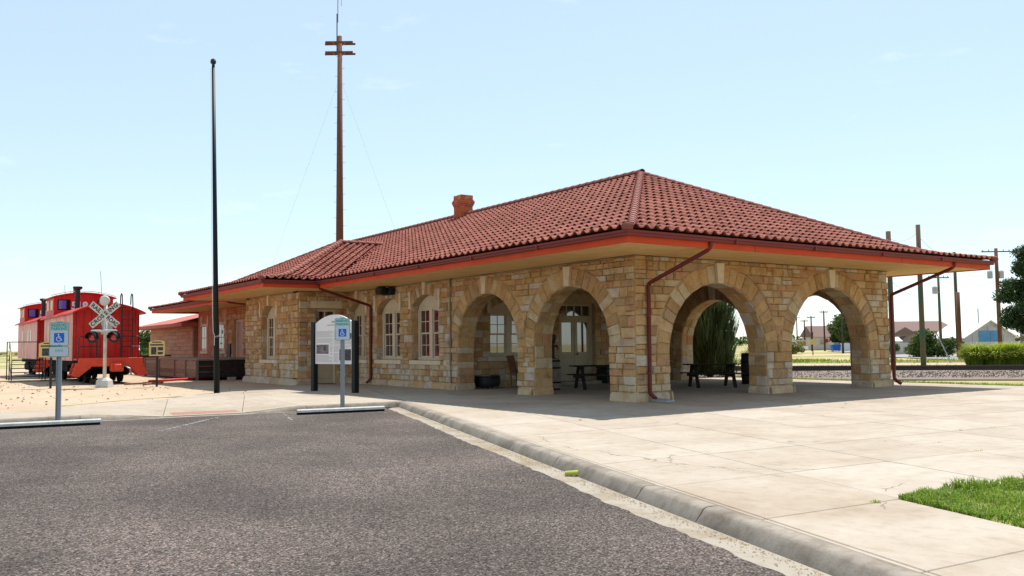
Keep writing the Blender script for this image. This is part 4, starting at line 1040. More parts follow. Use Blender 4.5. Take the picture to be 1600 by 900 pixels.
# ================================================================== beside the depot
# stone outbuilding far left with shallow red roof
ob = empty('stone_outbuilding', (1.5,40.4,0), 0, 'pinkish block outbuilding with plain red roof beyond the depot', 'building')
mb = MB(); mb.box(-1.5,6,.6,12,-.1,2.95); mb.build('wall','mortar',ob)
mbs = MB()
z = .05
while z < 2.9:
    h = rnd.uniform(.2,.3); y = .62
    while y < 11.9:
        w = rnd.uniform(.35,.75); mbs.box(-1.54,-1.49,y,min(y+w-.02,11.95),z,min(z+h-.02,2.93),.012,rnd.random()); y += w
    x = -1.5
    while x < 5.9:
        w = rnd.uniform(.35,.75); mbs.box(x,min(x+w-.02,5.98),.56,.61,z,min(z+h-.02,2.93),.012,rnd.random()); x += w
    z += h
o = mbs.build('blocks','stone_pink',ob); o['kind'] = 'stuff'
mb = MB(); zt = 4.3
mb.add([(-2.5,-.4,2.9),(7,-.4,2.9),(7,13,2.9),(-2.5,13,2.9),(-2.5,-.4,3.12),(7,-.4,3.12),(7,13,3.12),(-2.5,13,3.12),(2.2,4,zt),(2.2,9,zt)],[(3,2,1,0),(0,1,5,4),(1,2,6,5),(2,3,7,6),(3,0,4,7),(4,5,8),(5,6,9,8),(6,7,9),(7,4,8,9)]); mb.build('roof','shingle',ob)
# freight deck of grey planks
fd = empty('freight_platform', (-1.9,31,0), 0, 'weathered grey plank loading platform built against the depot', 'platform')
FX0, FY0, FY1 = -1.85, -4.5, 6.2
def plank(parent, x0,x1,y0,y1,z0,z1,name='plank',m_='wood_grey'):
    mb = MB(); mb.box(x0,x1,y0,y1,z0,z1,.008,rnd.random()); return mb.build(name,m_,parent)
for k in range(12): plank(fd, FX0+k*.31, FX0+k*.31+.30, FY0, FY1, .93, 1.0)
for r_ in range(3): plank(fd, FX0+.1,FX0+3.6,FY0+.04,FY0+.09,.10+r_*.28,.10+r_*.28+.26,m_='wood_dark')  # end boards coloured dark to paint in the deep shade under the eave
for (ya,yb) in ((FY0+.12,FY0+1.9),(FY0+2.05,FY0+4.0),(FY0+4.15,FY0+7.2),(FY0+7.4,FY1-.1)):
    for r_ in range(4): plank(fd, FX0+.02,FX0+.07,ya,yb,.05+r_*.215,.05+r_*.215+.205)
for yy in (FY0+.05,FY0+1.97,FY0+4.07,FY0+7.3,FY1-.1):
    mb = MB(); mb.box(FX0-.03,FX0+.10,yy-.06,yy+.06,-.05,.93,.01,.9); mb.build('post','wood_grey',fd)
for xx in (FX0+1.4,FX0+2.3): mb = MB(); mb.box(xx,xx+.35,FY0-.45,FY0-.15,-.05,.1,.02,.8); mb.build('footing_block','concrete',fd)
# low red brick wall and timber rail behind the cabooses' right side
bwl = empty('brick_wall', (-2.4,46.5,0), 0, 'low red brick wall topped with a dark timber rail behind the loading platform', 'wall')
mb = MB(); mb.box(-3.2,1.6,0,.3,-.05,1.0); mb.build('wall_body','brick',bwl)
mb = MB()
for r_ in range(13):
    for k in range(22): mb.box(-3.2+k*.22+(.1 if r_%2 else 0),-3.2+k*.22+.205+(.1 if r_%2 else 0),-.02,.0,r_*.077,r_*.077+.065,.004,rnd.random())
o = mb.build('bricks','brick',bwl); o['kind']='stuff'
mb = MB(); mb.box(-3.3,2.6,-.08,.38,1.0,1.09,.01); mb.build('rail_cap','wood_dark',bwl)
# red pipe lying on the sand
pp = MB(); pp.tube([(-6.2,25.2,.05),(-4.6,26.4,.06),(-3.0,27.2,.05),(-2.2,29.0,.08)],.06,8); tag(pp.build('pipe','cabred',smooth=True),'dull red pipe lying on the sand before the loading platform','pipe')
for k,(x,y,a) in enumerate(((-7.0,24.3,20),(-6.1,24.9,-35),(-6.6,23.6,60))):
    mb = MB(); mb.box(-.45,.45,-.09,.09,0,.07,.015); o = mb.build('scrap_board','wood_brown'); o.location=(x,y,-.03); o.rotation_euler=(0,0,R(a))
    tag(o, ('short brown board on the sand left of the scrap boards by the caboose','short brown board lying nearest the red pipe end','short brown board on the sand nearest the crossing signal')[k],'board','scrap boards near the caboose')

# ------------------------------------------------------------------ cabooses
def caboose(loc, label):
    c = empty('caboose', loc, 0, label, 'caboose', 'red cabooses standing in line')
    HW, LEN, ZF, ZE = 1.40, 9.0, 1.12, 3.15
    mb = MB(); nP = 36
    for k in range(nP):
        a, b_ = k*LEN/nP, (k+1)*LEN/nP-.018; mb.box(-HW,-HW+.05,a,b_,ZF-.12,ZE-.05,.008,rnd.random())
    sw = mb.build('side_wall','cabpink',c)
    sw['label'] = 'side planks bleached to pale pink'
    for y in (2.4,3.6,6.4): 
        m2 = MB(); m2.box(-HW-.03,-HW+.01,y-.2,y+.2,1.95,2.7,.01); f_ = m2.build('side_window','cream',c); m2 = MB(); m2.box(-HW-.034,-HW-.028,y-.15,y+.15,2.0,2.65); m2.build('pane','glass',f_)
    mb = MB(); mb.box(HW-.05,HW,0,LEN,ZF-.12,ZE-.05); mb.build('side_wall','cabred',c)
    mb = MB(); n = 14
    arcz = lambda x: ZE+.42*(1-(x/(HW+.12))**2)
    for y0 in (0.0, LEN-.06):
        pts = [(-HW+.02,y0,ZF-.1),(HW-.02,y0,ZF-.1)]+[(HW-.02-(2*HW-.04)*k/n,y0,arcz(HW-.02-(2*HW-.04)*k/n)-.05) for k in range(n+1)]
        mb = MB(); mb.prism(pts,(0,.06,0)); mb.build('end_wall','cabred',c,fix=True)
    mb = MB()
    for k in range(9): x = -HW+.15+k*.31; mb.box(x-.006,x+.006,-.012,0,ZF,ZE+.1)
    mb.build('end_groove','black',c)
    mb = MB(); xs = [-(HW+.12)+(2*HW+.24)*k/n for k in range(n+1)]
    pts = [(x,-.75,arcz(x)) for x in xs]+[(x,-.75,arcz(x)-.07) for x in xs[::-1]]
    mb.prism(pts,(0,LEN+1.5,0)); mb.build('roof','cabred',c,fix=True)
    # door in the end with window
    mb = MB(); mb.box(-.36,.36,-.035,0,ZF,ZF+1.95,.01); d_ = mb.build('end_door','cabred',c); mb = MB(); mb.box(-.24,.24,-.042,-.034,ZF+1.05,ZF+1.75); mb.build('pane','glass',d_)
    # cupola
    y0,y1,ZC = 5.95,8.5,4.16; cp = MB(); cw = 1.38
    az = lambda x: ZC+.24*(1-(x/(cw+.1))**2)
    pts = [(-cw,y0,ZE-.1),(cw,y0,ZE-.1)]+[(cw-2*cw*k/n,y0,az(cw-2*cw*k/n)-.03) for k in range(n+1)]
    cp.prism(pts,(0,y1-y0,0)); cp = cp.build('cupola','cabred',c,fix=True)
    mb = MB(); cx = [-(cw+.13)+(2*cw+.26)*k/n for k in range(n+1)]
    mb.prism([(x,y0-.22,az(x)) for x in cx]+[(x,y0-.22,az(x)-.05) for x in cx[::-1]],(0,y1-y0+.44,0)); mb.build('cupola_roof','cabred',cp,fix=True)
    for x in (-.92,.92):
        mb = MB(); mb.box(x-.29,x+.29,y0-.03,y0,3.50,4.02,.01); f_ = mb.build('cupola_window','dark_iron',cp)
        m2 = MB(); m2.box(x-.24,x+.10,y0-.036,y0-.031,3.55,3.98); m2.build('pane',GLV,f_) if False else m2.build('pane','purpleglass',f_)
    for yy in (6.5,7.8):
        mb = MB(); mb.box(-cw-.03,-cw,yy-.35,yy+.35,3.5,4.0,.01); mb.build('cupola_window','cream',cp)
    text_part('518', .56, 'white', cp, (-.20,y0-.012,3.70), 'number', bold=.02, squeeze=.92)
    mb = MB(); mb.tube([(x,y0-.1,az(x)+.07) for x in cx],.018,5); 
    for x in cx[1:-1:3]: mb.cyl((x,y0-.1,az(x)),(x,y0-.1,az(x)+.08),.012,n=4)
    mb.build('roof_handrail','offwhite',cp)
    # stove pipe
    mb = MB(); sx_, sy = -.62, 3.9; mb.cyl((sx_,sy,ZE+.2),(sx_,sy,4.44),.12,n=12); mb.lathe([(.12,0),(.21,.06),(.22,.16),(.14,.17)],12,(sx_,sy,4.40)); mb.build('stove_pipe','black',c)
    mb = MB(); mb.cyl((-.35,6.6,4.3),(-.35,6.6,4.72),.06,n=8); mb.build('vent_pipe','black',cp)
    mb = MB(); mb.cyl((1.0,6.9,4.2),(.92,6.9,5.6),.012,n=5); mb.build('whip_aerial','black',cp)
    # end platform, beam, steps, railings, ladders
    mb = MB(); mb.box(-HW+.05,HW-.05,-.85,0,ZF-.1,ZF-.02,.01); mb.build('end_platform','cabred',c)
    mb = MB(); mb.box(-HW+.12,HW-.04,-.98,-.85,ZF-.38,ZF+.0,.02); mb.build('end_beam','caborange',c)
    for sg in (-1,1):
        mb = MB(); xo = sg*(HW+.06); xi = sg*(HW-.62)
        mb.prism([(xi,-.99,ZF-.22),(sg*(HW-.02),-.99,ZF-.22),(sg*(HW+.16),-.99,.34),(sg*(HW-.14),-.99,.30),(xi,-.99,ZF-.42)],(0,.05,0)); mb.prism([(xi,-.12,ZF-.22),(sg*(HW-.02),-.12,ZF-.22),(sg*(HW+.16),-.12,.34),(sg*(HW-.14),-.12,.30),(xi,-.12,ZF-.42)],(0,.05,0))
        for r_ in range(3): mb.box(sg*(HW-.5+r_*.2),sg*(HW-.2+r_*.2),-.94,-.12,.40+(2-r_)*.23,.43+(2-r_)*.23)
        mb.build('steps','caborange',c,fix=True)
        mb = MB(); mb.tube([(sg*.42,-.9,ZF),(sg*.42,-.9,ZF+.85),(sg*.55,-.9,ZF+.95),(sg*1.2,-.9,ZF+.95),(sg*1.28,-.9,ZF+.85),(sg*1.28,-.9,ZF)],.02,6); mb.tube([(sg*.42,-.9,ZF+.5),(sg*1.28,-.9,ZF+.5)],.018,6); mb.cyl((sg*.85,-.9,ZF),(sg*.85,-.9,ZF+.95),.015,n=6); mb.build('railing','black',c)
    mb = MB()
    for x in (.50,.94): mb.tube([(x,-.82,ZF),(x,-.82,ZE+.28),(x,-.72,ZE+.80),(x,-.55,ZE+.86),(x,-.40,ZE+.75),(x,-.35,ZE+.36)],.025,6)
    for k in range(9): mb.cyl((.50,-.82,ZF+.25+k*.24),(.94,-.82,ZF+.25+k*.24),.015,n=5)
    mb.build('ladder','black',c)
    mb = MB(); mb.tube([(-.55,-.9,ZF),(-.55,-.9,ZF+1.25)],.03,6); mb.tube([(-.55+.2*math.cos(t_*.524),-.93,ZF+1.3+.2*math.sin(t_*.524)) for t_ in range(13)],.018,5); mb.cyl((-.75,-.93,ZF+1.3),(-.35,-.93,ZF+1.3),.014,n=5); mb.build('brake_wheel','black',c)
    mb = MB(); mb.box(-.02,.52,-1.22,-.9,ZF-.62,ZF-.22,.05); mb.box(.08,.38,-1.5,-1.2,ZF-.55,ZF-.27,.05); mb.build('coupler','caborange',c)
    mb = MB(); mb.tube([(.55,-1.0,ZF-.35),(.8,-1.12,ZF-.5),(.85,-1.1,.35)],.035,6); mb.build('air_hose','galv',c)
    mb = MB(); mb.box(-1.1,1.1,-.6,LEN+.6,ZF-.34,ZF-.12,.01); mb.box(-.3,.3,-.8,LEN+.8,ZF-.5,ZF-.34,.01); mb.box(-1.05,-.5,3.6,5.6,.45,.85,.02); mb.build('underframe','dark_iron',c)
    for yc in (1.35, LEN-1.35):
        tr = bpy.data.objects.new('truck', None); COL.objects.link(tr); tr.parent = c; tr.location = (0,yc,0)
        mb = MB()
        for sg in (-1,1): mb.prism([(sg*.92,-1.1,.35),(sg*.92,-1.1,.6),(sg*.92,-.45,.78),(sg*.92,.45,.78),(sg*.92,1.1,.6),(sg*.92,1.1,.35),(sg*.92,.5,.28),(sg*.92,-.5,.28)],(sg*.12,0,0))
        mb.box(-.95,.95,-.2,.2,.5,.78,.02); mb.build('truck_frame','dark_iron',tr,fix=True)
        for yy in (-.8,.8):
            for sg in (-1,1):
                mb = MB(); mb.cyl((sg*.66,yy,.42),(sg*.79,yy,.42),.42,n=20); mb.cyl((sg*.63,yy,.42),(sg*.66,yy,.42),.46,n=20); mb.build('wheel','dark_iron',tr)
            mb = MB(); mb.cyl((-.9,yy,.42),(.9,yy,.42),.06,n=8); mb.build('axle','dark_iron',tr)
    return c
M['purpleglass'] = mat('purple_tinted_glass', (.13,.10,.42), .12, .6)
GLV = 'purpleglass'
caboose((-7.74,26.6,0.02), 'nearer red caboose numbered 518 with end ladder and coupler facing the car park')
c2 = caboose((-7.74,38.5,0.02), 'farther red caboose with bleached side, coupled in line behind the nearer one')
st = empty('caboose_track', (-7.74,20,0), 0, 'short length of display rail half buried in sand under the cabooses', 'railway track')
for sg in (-1,1):
    mb = MB(); mb.box(sg*.72-.035,sg*.72+.035,4.6,30,-.12,.02,.01); mb.build('rail','rail',st)
# steel access steps with railings left of the far caboose
sp = empty('access_stairs', (-10.7,34.8,0), 0, 'black steel access stairs and landing beside the far caboose', 'stairs')
mb = MB(); mb.box(-.1,1.4,-.1,1.1,.98,1.04,.01); mb.build('landing','black',sp)
for k in range(4): mb = MB(); mb.box(-.1,1.4,-.35-k*.28,-.12-k*.28,.78-k*.2,.82-k*.2,.006); mb.build('tread','black',sp)
for x in (-.1,1.4):
    mb = MB(); mb.tube([(x,1.1,0),(x,1.1,1.95),(x,-.1,1.95),(x,-.1,0)],.025,6); mb.tube([(x,-.1,1.95),(x,-1.2,1.0),(x,-1.2,.0)],.022,6); mb.tube([(x,1.1,1.45),(x,-.1,1.45)],.018,6); mb.beam((x,-.1,.95),(x,-1.2,.1),.03,.16); mb.build('handrail','black',sp)
mb = MB(); mb.beam((-.1,1.1,1.95),(1.4,1.1,1.95),.04,.04); mb.build('cross_rail','black',sp)
mb = MB(); mb.beam((-.1,-.12,1.6),(-.1,-1.1,.8),.05,.05); mb.build('slanted_rail','yellowsign',sp)

# ------------------------------------------------------------------ railroad crossing signal
cs = empty('crossing_signal', (-8.56,22.33,0), -35, 'white railroad crossing signal with crossbuck and two red lamps before the caboose', 'crossing signal')
mb = MB(); mb.add([(-.26,-.26,-.05),(.26,-.26,-.05),(.26,.26,-.05),(-.26,.26,-.05),(-.23,-.23,.24),(.23,-.23,.24),(.23,.23,.24),(-.23,.23,.24),(-.12,-.12,.36),(.12,-.12,.36),(.12,.12,.36),(-.12,.12,.36)],[(3,2,1,0),(0,1,5,4),(1,2,6,5),(2,3,7,6),(3,0,4,7),(4,5,9,8),(5,6,10,9),(6,7,11,10),(7,4,8,11),(8,9,10,11)]); mb.build('base','offwhite',cs)
mb = MB(); mb.cyl((0,0,.34),(0,0,3.32),.07,.065,n=14); mb.build('mast','offwhite',cs,smooth=True)
mb = MB(); mb.lathe([(.03,0),(.2,.02),(.215,.06),(.17,.11),(.03,.12)],18); o = mb.build('bell','galv',cs,smooth=True); o.location = (0,-.04,3.50); o.rotation_euler = (R(90),0,0); o.data.materials[0] = M['offwhite']
mb = MB(); mb.cyl((0,0,3.3),(0,0,3.42),.06,n=8); mb.build('bell_bracket','galv',cs)
TA = R(39)
for sg,yy in ((-1,-.125),(1,-.105)):
    mb = MB(); ca, sa = math.cos(TA*sg), math.sin(TA*sg); P = lambda x,z: (x*ca-z*sa, yy, 2.92+x*sa+z*ca)
    mb.prism([P(-.72,-.135),P(.72,-.135),P(.72,.135),P(-.72,.135)],(0,.012,0)); mb.build('crossbuck_blade','offwhite',cs,fix=True)
def on_blade(t, x, sg, y): return (x*math.cos(TA*sg), y, 2.92+x*math.sin(TA*sg))
text_part('RAIL', .24, 'ink', cs, on_blade(0,-.42,-1,-.130), rot=-TA, bold=.006); text_part('ROAD', .24, 'ink', cs, on_blade(0,.44,-1,-.130), rot=-TA, bold=.006, squeeze=.86)
for ch_,x in zip('CROSSING',(-.60,-.43,-.25,-.08,.09,.25,.38,.58)): text_part(ch_, .24, 'ink', cs, on_blade(0,x,1,-.137 if abs(x)<.2 else -.112), rot=TA, bold=.006)
mb = MB(); mb.cyl((-.52,-.12,2.26),(.52,-.12,2.26),.05,n=8); mb.build('lamp_arm','offwhite',cs)
for sg in (-1,1):
    l_ = bpy.data.objects.new('signal_lamp', None); COL.objects.link(l_); l_.parent = cs; l_.location = (sg*.44,-.14,2.02)
    mb = MB(); mb.lathe([(.255,0),(.255,.02),(.24,.025),(.16,.02),(.02,.02)],22); o = mb.build('backing_disc','black',l_); o.rotation_euler=(R(90),0,0)
    mb = MB(); mb.lathe([(.15,0),(.145,.03),(.10,.06),(.03,.075)],18); o = mb.build('lens','lens',l_,smooth=True); o.location=(0,-.03,0); o.rotation_euler=(R(90),0,0)
    mb = MB(); v_ = []
    for y in (0,-.28):
        for k in range(13): t_ = R(-20)+R(220)*k/12; v_.append((.19*math.cos(t_),y,.19*math.sin(t_)))
    mb.add(v_,[(k,k+1,14+k,13+k) for k in range(12)]); o = mb.build('hood','black',l_); o.location=(0,-.02,0)
    mb = MB(); mb.tube([(0,0,.1),(0,-.0,.22),(-sg*.0,.02,.26)],.025,6); mb.build('hanger','black',l_)

# ------------------------------------------------------------------ signs
def icon(parent, x, z, s, y):
    mb = MB(); P = lambda a,b_: (x+a*s, y, z+b_*s); n = 14
    mb.add([P(-.02+.085*math.cos(6.283*k/n), .36+.085*math.sin(6.283*k/n)) for k in range(n)],[tuple(range(n))])
    def bar(a,b_,w): 
        a,b_ = Vector(a),Vector(b_); d = (b_-a).normalized(); q = Vector((-d.y,d.x))*w/2; mb.add([P(*(a+q)),P(*(a-q)),P(*(b_-q)),P(*(b_+q))],[(0,1,2,3)])
    bar((-.01,.26),(.02,-.06),.085); bar((.0,.11),(.19,.11),.07); bar((.0,-.05),(.22,-.05),.085); bar((.20,-.03),(.31,-.30),.085); bar((.28,-.30),(.38,-.26),.07)
    r0,r1,N_ = .22,.29,16
    for k in range(N_):
        t0,t1 = R(115)+R(230)*k/N_, R(115)+R(230)*(k+1)/N_; mb.add([P(.02+r*math.cos(t_),-.13+r*math.sin(t_)) for r,t_ in ((r0,t0),(r1,t0),(r1,t1),(r0,t1))],[(0,1,2,3)])
    mb.build('wheelchair_symbol','white',parent)
def rrect(w,h,r,cx,cz,y,n=4):
    pts = []
    for (sx_,sz,a0) in ((1,-1,-90),(1,1,0),(-1,1,90),(-1,-1,180)):
        for k in range(n+1): t_ = R(a0+90*k/n); pts.append((cx+sx_*(w/2-r)+r*math.cos(t_),y,cz+sz*(h/2-r)+r*math.sin(t_)))
    return pts
def park_sign(loc, rz, ztop, w, h, lower, label):
    s = empty('parking_sign', loc, rz, label, 'sign', 'reserved parking signs on steel posts')
    zc = ztop-h/2
    mb = MB(); zt = ztop+.02
    mb.box(-.055,.055,.0,.012,0,zt); mb.box(-.055,-.043,-.03,0,0,zt); mb.box(.043,.055,-.03,0,0,zt); mb.build('post','galv',s)
    y = -.034
    mb = MB(); mb.prism(rrect(w,h,.035,0,zc,y),(0,-.003,0)); p = mb.build('sign_plate','teal',s,fix=True)
    mb = MB(); mb.prism(rrect(w*.93,h*.955,.03,0,zc,y-.0035),(0,-.0015,0)); mb.build('sign_face','signface',s,fix=True)
    yy = y-.0065
    text_part('RESERVED', w*.235, 'teal', s, (0,yy,zc+h*.375), bold=.004, squeeze=.80); text_part('PARKING', w*.235, 'teal', s, (0,yy,zc+h*.22), bold=.004, squeeze=.86)
    mb = MB(); q = w*.52; mb.prism(rrect(q,q,.01,0,zc-h*.16,yy+.001),(0,-.001,0)); mb.build('blue_panel','blue',s,fix=True); icon(s,-.02*w,zc-h*.16,q*.92,yy-.002)
    if lower:
        mb = MB(); mb.prism(rrect(w*1.02,lower,.03,0,ztop-h-.012-lower/2,y),(0,-.003,0)); mb.build('lower_plate','teal',s,fix=True)
        mb = MB(); mb.prism(rrect(w*.96,lower*.88,.025,0,ztop-h-.012-lower/2,y-.0035),(0,-.0015,0)); mb.build('lower_face','signface',s,fix=True)
        text_part('VAN', lower*.36, 'teal', s, (0,yy,ztop-h-.012-lower/2+.02), bold=.0, squeeze=1)
    for z in (ztop-.03,ztop-h+.03):
        mb = MB(); mb.cyl((0,yy-.001,z),(0,yy-.006,z),.011,n=7); mb.build('bolt','galv',s)
park_sign((-12.56,5.50,-.14), -28, 2.27, .42, .53, .24, 'reserved parking sign with a small lower plate at the left wheel stop')
park_sign((-6.12,4.45,-.14), -28, 2.38, .385, .57, 0, 'reserved parking sign standing before the history board')
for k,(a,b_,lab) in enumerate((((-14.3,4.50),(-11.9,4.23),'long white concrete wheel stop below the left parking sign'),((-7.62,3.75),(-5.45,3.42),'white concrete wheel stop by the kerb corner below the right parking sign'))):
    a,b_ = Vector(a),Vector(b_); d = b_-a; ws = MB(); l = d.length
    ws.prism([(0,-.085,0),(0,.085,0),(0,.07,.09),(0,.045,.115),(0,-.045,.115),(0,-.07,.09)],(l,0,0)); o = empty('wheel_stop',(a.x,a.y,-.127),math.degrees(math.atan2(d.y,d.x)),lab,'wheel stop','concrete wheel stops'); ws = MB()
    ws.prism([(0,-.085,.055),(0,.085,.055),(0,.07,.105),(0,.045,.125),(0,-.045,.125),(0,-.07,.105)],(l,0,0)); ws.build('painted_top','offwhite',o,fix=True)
    ws = MB(); ws.box(.01,l-.01,-.08,.08,0,.054,.006); ws.build('shade_base','dark_iron',o)  # dark block put in for the shade on the stop's lower front
# history board
hb = empty('history_board', (-3.55,10.86,0), -78, 'arched grey history board with old photographs between two black posts', 'information board')
for x in (-1.15,1.15): mb = MB(); mb.box(x-.09,x+.09,-.09,.09,-.03,2.36,.012); mb.build('post','darkgreen',hb)
bwid_ = 2.1; pts = [(-bwid_/2,-.03,.93),(bwid_/2,-.03,.93)]+[(bwid_/2-bwid_*k/16,-.03,2.3+.28*(1-((bwid_/2-bwid_*k/16)/(bwid_/2))**2)) for k in range(17)]
mb = MB(); mb.prism(pts,(0,.05,0)); mb.build('board','boardface',hb,fix=True)
mb = MB()
for r_ in range(34):
    z = 2.02-r_*.031
    for x0,x1 in ((-.98,-.05),(.02,.98)):
        if x0 < 0 and 1.22 < z < 1.62: x0 = -.2
        if x0 > 0 and 1.72 < z < 1.98: x1 = .68
        if x0 > 0 and 1.02 < z < 1.46: x1 = .28
        if r_ in (7,15,23): continue
        mb.box(x0,x1-(rnd.random()*.25 if rnd.random()<.3 else 0)*(x1-x0),-.0335,-.032,z,z+.011)
mb.build('print_lines','faint',hb)
mb = MB(); mb.box(-.38,.38,-.0335,-.032,2.22,2.25); mb.box(-.12,.12,-.0335,-.032,2.31,2.37); mb.build('heading','faint',hb)
for nm,(x0,x1,z0,z1,m_) in {'a':(-.98,-.28,1.27,1.58,'photo'),'b':(.73,.98,1.75,1.95,'photo'),'c':(.33,.96,1.05,1.42,'photo_dark')}.items():
    mb = MB(); mb.box(x0,x1,-.036,-.031,z0,z1); mb.build('old_photograph',m_,hb)
# interpretive plaques on single posts
def plaque(loc, rz, w, label):
    s = empty('plaque', loc, rz, label, 'plaque', 'interpretive plaques in the yard')
    mb = MB(); mb.box(-.035,.035,-.035,.035,-.05,1.28,.005); mb.build('post','black',s)
    pts = [(-w/2,-.05,1.22),(w/2,-.05,1.22),(w/2,-.05,1.78)]+[(w/2-w*k/8,-.05,1.78+.08*math.sin(math.pi*k/8)) for k in range(1,8)]+[(-w/2,-.05,1.78)]
    mb = MB(); mb.prism(pts,(0,.03,0)); mb.build('panel','yellowsign',s,fix=True)
    mb = MB(); mb.box(-w*.42,w*.42,-.056,-.051,1.64,1.70); mb.box(-w*.36,-w*.02,-.056,-.051,1.28,1.58); mb.box(w*.06,w*.4,-.056,-.051,1.44,1.58); mb.box(w*.06,w*.4,-.056,-.051,1.28,1.38); mb.build('dark_print','photo_dark',s)
    mb = MB(); mb.box(-w*.3,w*.3,-.056,-.051,1.76,1.80); mb.build('heading','ink',s)
plaque((-10.45,22.9,0), -35, .95, 'yellowish plaque on a black post before the far caboose')
plaque((-6.81,21.12,0), -35, .64, 'yellowish arched plaque on a black post right of the crossing signal')
# flagpole
fp = empty('flagpole', (-6.68,13.38,0), 0, 'tall black flagpole without a flag in front of the depot', 'flagpole'); fp.rotation_euler = (R(-.35),R(-1.05),0)
mb = MB(); mb.cyl((0,0,-.1),(0,0,11.2),.10,.052,n=16); mb.build('shaft','darkgreen',fp,smooth=True)
mb = MB(); mb.cyl((0,0,11.18),(0,0,11.28),.05,n=10); mb.lathe([(.04,0),(.09,.03),(.10,.1),(.07,.17),(.02,.2)],12,(0,0,11.26)); mb.build('truck_cap','black',fp)
mb = MB(); mb.tube([(-.10,-.06,11.1),(-.14,-.1,6),(-.15,-.12,2.6),(-.13,-.1,2.05),(-.06,-.1,1.88),(.04,-.1,1.9),(.10,-.1,2.0)],.008,5); mb.tube([(-.09,-.1,1.9),(-.1,-.1,1.6)],.009,5); mb.build('halyard','rope',fp)
mb = MB(); mb.box(-.02,.02,-.16,-.08,1.88,1.93); mb.build('cleat','galv',fp)
# antenna mast of utility timber behind the depot
am = empty('antenna_mast', (12.4,46.4,0), 0, 'very tall brown timber mast with two double crossarms and whip aerial behind the depot', 'mast')
mb = MB(); mb.cyl((0,0,-.1),(0,0,25.8),.36,.17,n=14); mb.build('pole','pole',am,smooth=True)
dirx = Vector((math.sin(yaw),-math.cos(yaw),0)); dirf = Vector((math.cos(yaw),math.sin(yaw),0))
for z in (25.25,24.45):
    for f_ in (-1,1):
        mb = MB(); a = dirx*(-1.15-.06*f_)+dirf*(.24*f_); b_ = dirx*(1.12+.06*f_)+dirf*(.24*f_); mb.beam((a.x,a.y,z),(b_.x,b_.y,z),.1,.14); mb.build('crossarm','pole',am)
    mb = MB()
    for sg in (-1,1): a = dirx*(sg*.5)-dirf*.3; mb.beam((a.x,a.y,z-.05),(0-dirf.x*.25,-dirf.y*.25,z-.55),.03,.02)
    mb.build('brace','galv',am)
a = dirx*(-.22)
mb = MB(); mb.cyl((a.x,a.y,24.3),(a.x,a.y,27.6),.05,n=8); mb.cyl((a.x*.7,a.y*.7,26.9),(a.x*.7,a.y*.7,31),.03,n=6); mb.build('aerial','wire',am)
mb = MB(); b_ = dirx*.12; mb.cyl((b_.x,b_.y,28.2),(b_.x,b_.y,30),.02,n=5); mb.beam((b_.x,b_.y,29.0),(a.x*.7,a.y*.7,29.0),.03,.03); mb.build('aerial_loop','galv',am)
for k in range(28):
    mb = MB(); z = 6.5+k*.62; r_ = .36-.19*z/25.8; sg = 1 if k%2 else -1; a = dirx*(sg*r_); b_ = dirx*(sg*(r_+.2)); mb.cyl((a.x,a.y,z),(b_.x,b_.y,z),.014,n=4); mb.build('step_bolt','galv',am)
for sg in (-1,1):
    mb = MB(); a = dirx*(sg*8.0); mb.cyl((0,0,22.5),(a.x,a.y,0),.005,n=4); mb.build('guy_wire','galv',am)

# ------------------------------------------------------------------ porch furniture
def picnic(loc, rz, label):
    t = empty('picnic_table', loc, rz, label, 'picnic table', 'dark picnic tables in the porch')
    for k in range(5): mb = MB(); mb.box(-.92,.92,-.36+k*.146,-.36+k*.146+.135,.74,.78,.006); mb.build('top_plank','wood_dark',t)
    for sg in (-1,1):
        for k in range(2): mb = MB(); y0 = sg*.62+(k-.5)*.15; mb.box(-.92,.92,y0-.065,y0+.065,.44,.48,.006); mb.build('seat_plank','wood_dark',t)
    for x in (-.62,.62):
        for sg in (-1,1): mb = MB(); mb.beam((x,sg*.62,0),(x,sg*.2,.74),.05,.11,up=(1,0,0)); mb.build('leg','wood_dark',t)
        mb = MB(); mb.box(x-.07,x-.025,-.72,.72,.35,.44,.005); mb.build('seat_bearer','wood_dark',t)
        mb = MB(); mb.box(x+.025,x+.06,-.36,.36,.66,.74,.005); mb.build('top_bearer','wood_dark',t)
picnic((7.08,3.9,0.005), -33, 'dark wooden picnic table seen through the left arch of the end wall')
picnic((3.75,5.9,0.005), -25, 'dark wooden picnic table before the porch double door')
def barrel(loc, h, r, label, extra=None, m_='stave'):
    b_ = empty('barrel', loc, 0, label, 'barrel', 'old barrels in the porch')
    rr = lambda t_: r*(.84+.16*math.sin(math.pi*t_))
    for k in range(16):
        mb = MB(); v_ = []; a0,a1 = 6.283*k/16+.012, 6.283*(k+1)/16-.012
        for q in range(7):
            t_ = q/6
            for a in (a0,a1): v_.append((rr(t_)*math.cos(a),rr(t_)*math.sin(a),h*t_))
            for a in (a1,a0): v_.append((rr(t_)*.9*math.cos(a),rr(t_)*.9*math.sin(a),h*t_))
        fs = [(q*4+i,q*4+(i+1)%4,q*4+4+(i+1)%4,q*4+4+i) for q in range(6) for i in range(4)]+[(3,2,1,0),(24,25,26,27)]
        mb.add(v_,fs,rnd.random()); mb.build('stave',m_,b_,smooth=False)
    for t_ in (.07,.28,.72,.93):
        mb = MB(); mb.lathe([(rr(t_-.025)+.004,h*(t_-.025)),(rr(t_)+.012,h*t_),(rr(t_+.025)+.004,h*(t_+.025))],20); mb.build('hoop','dark_iron',b_)
    mb = MB(); mb.cyl((0,0,h-.05),(0,0,h-.03),rr(1)*.95,n=18); mb.build('head','wood_dark',b_)
    return b_
barrel((1.62,5.6,.005), 1.04, .25, 'grey weathered barrel carrying a black hand pump beside the arch pier')
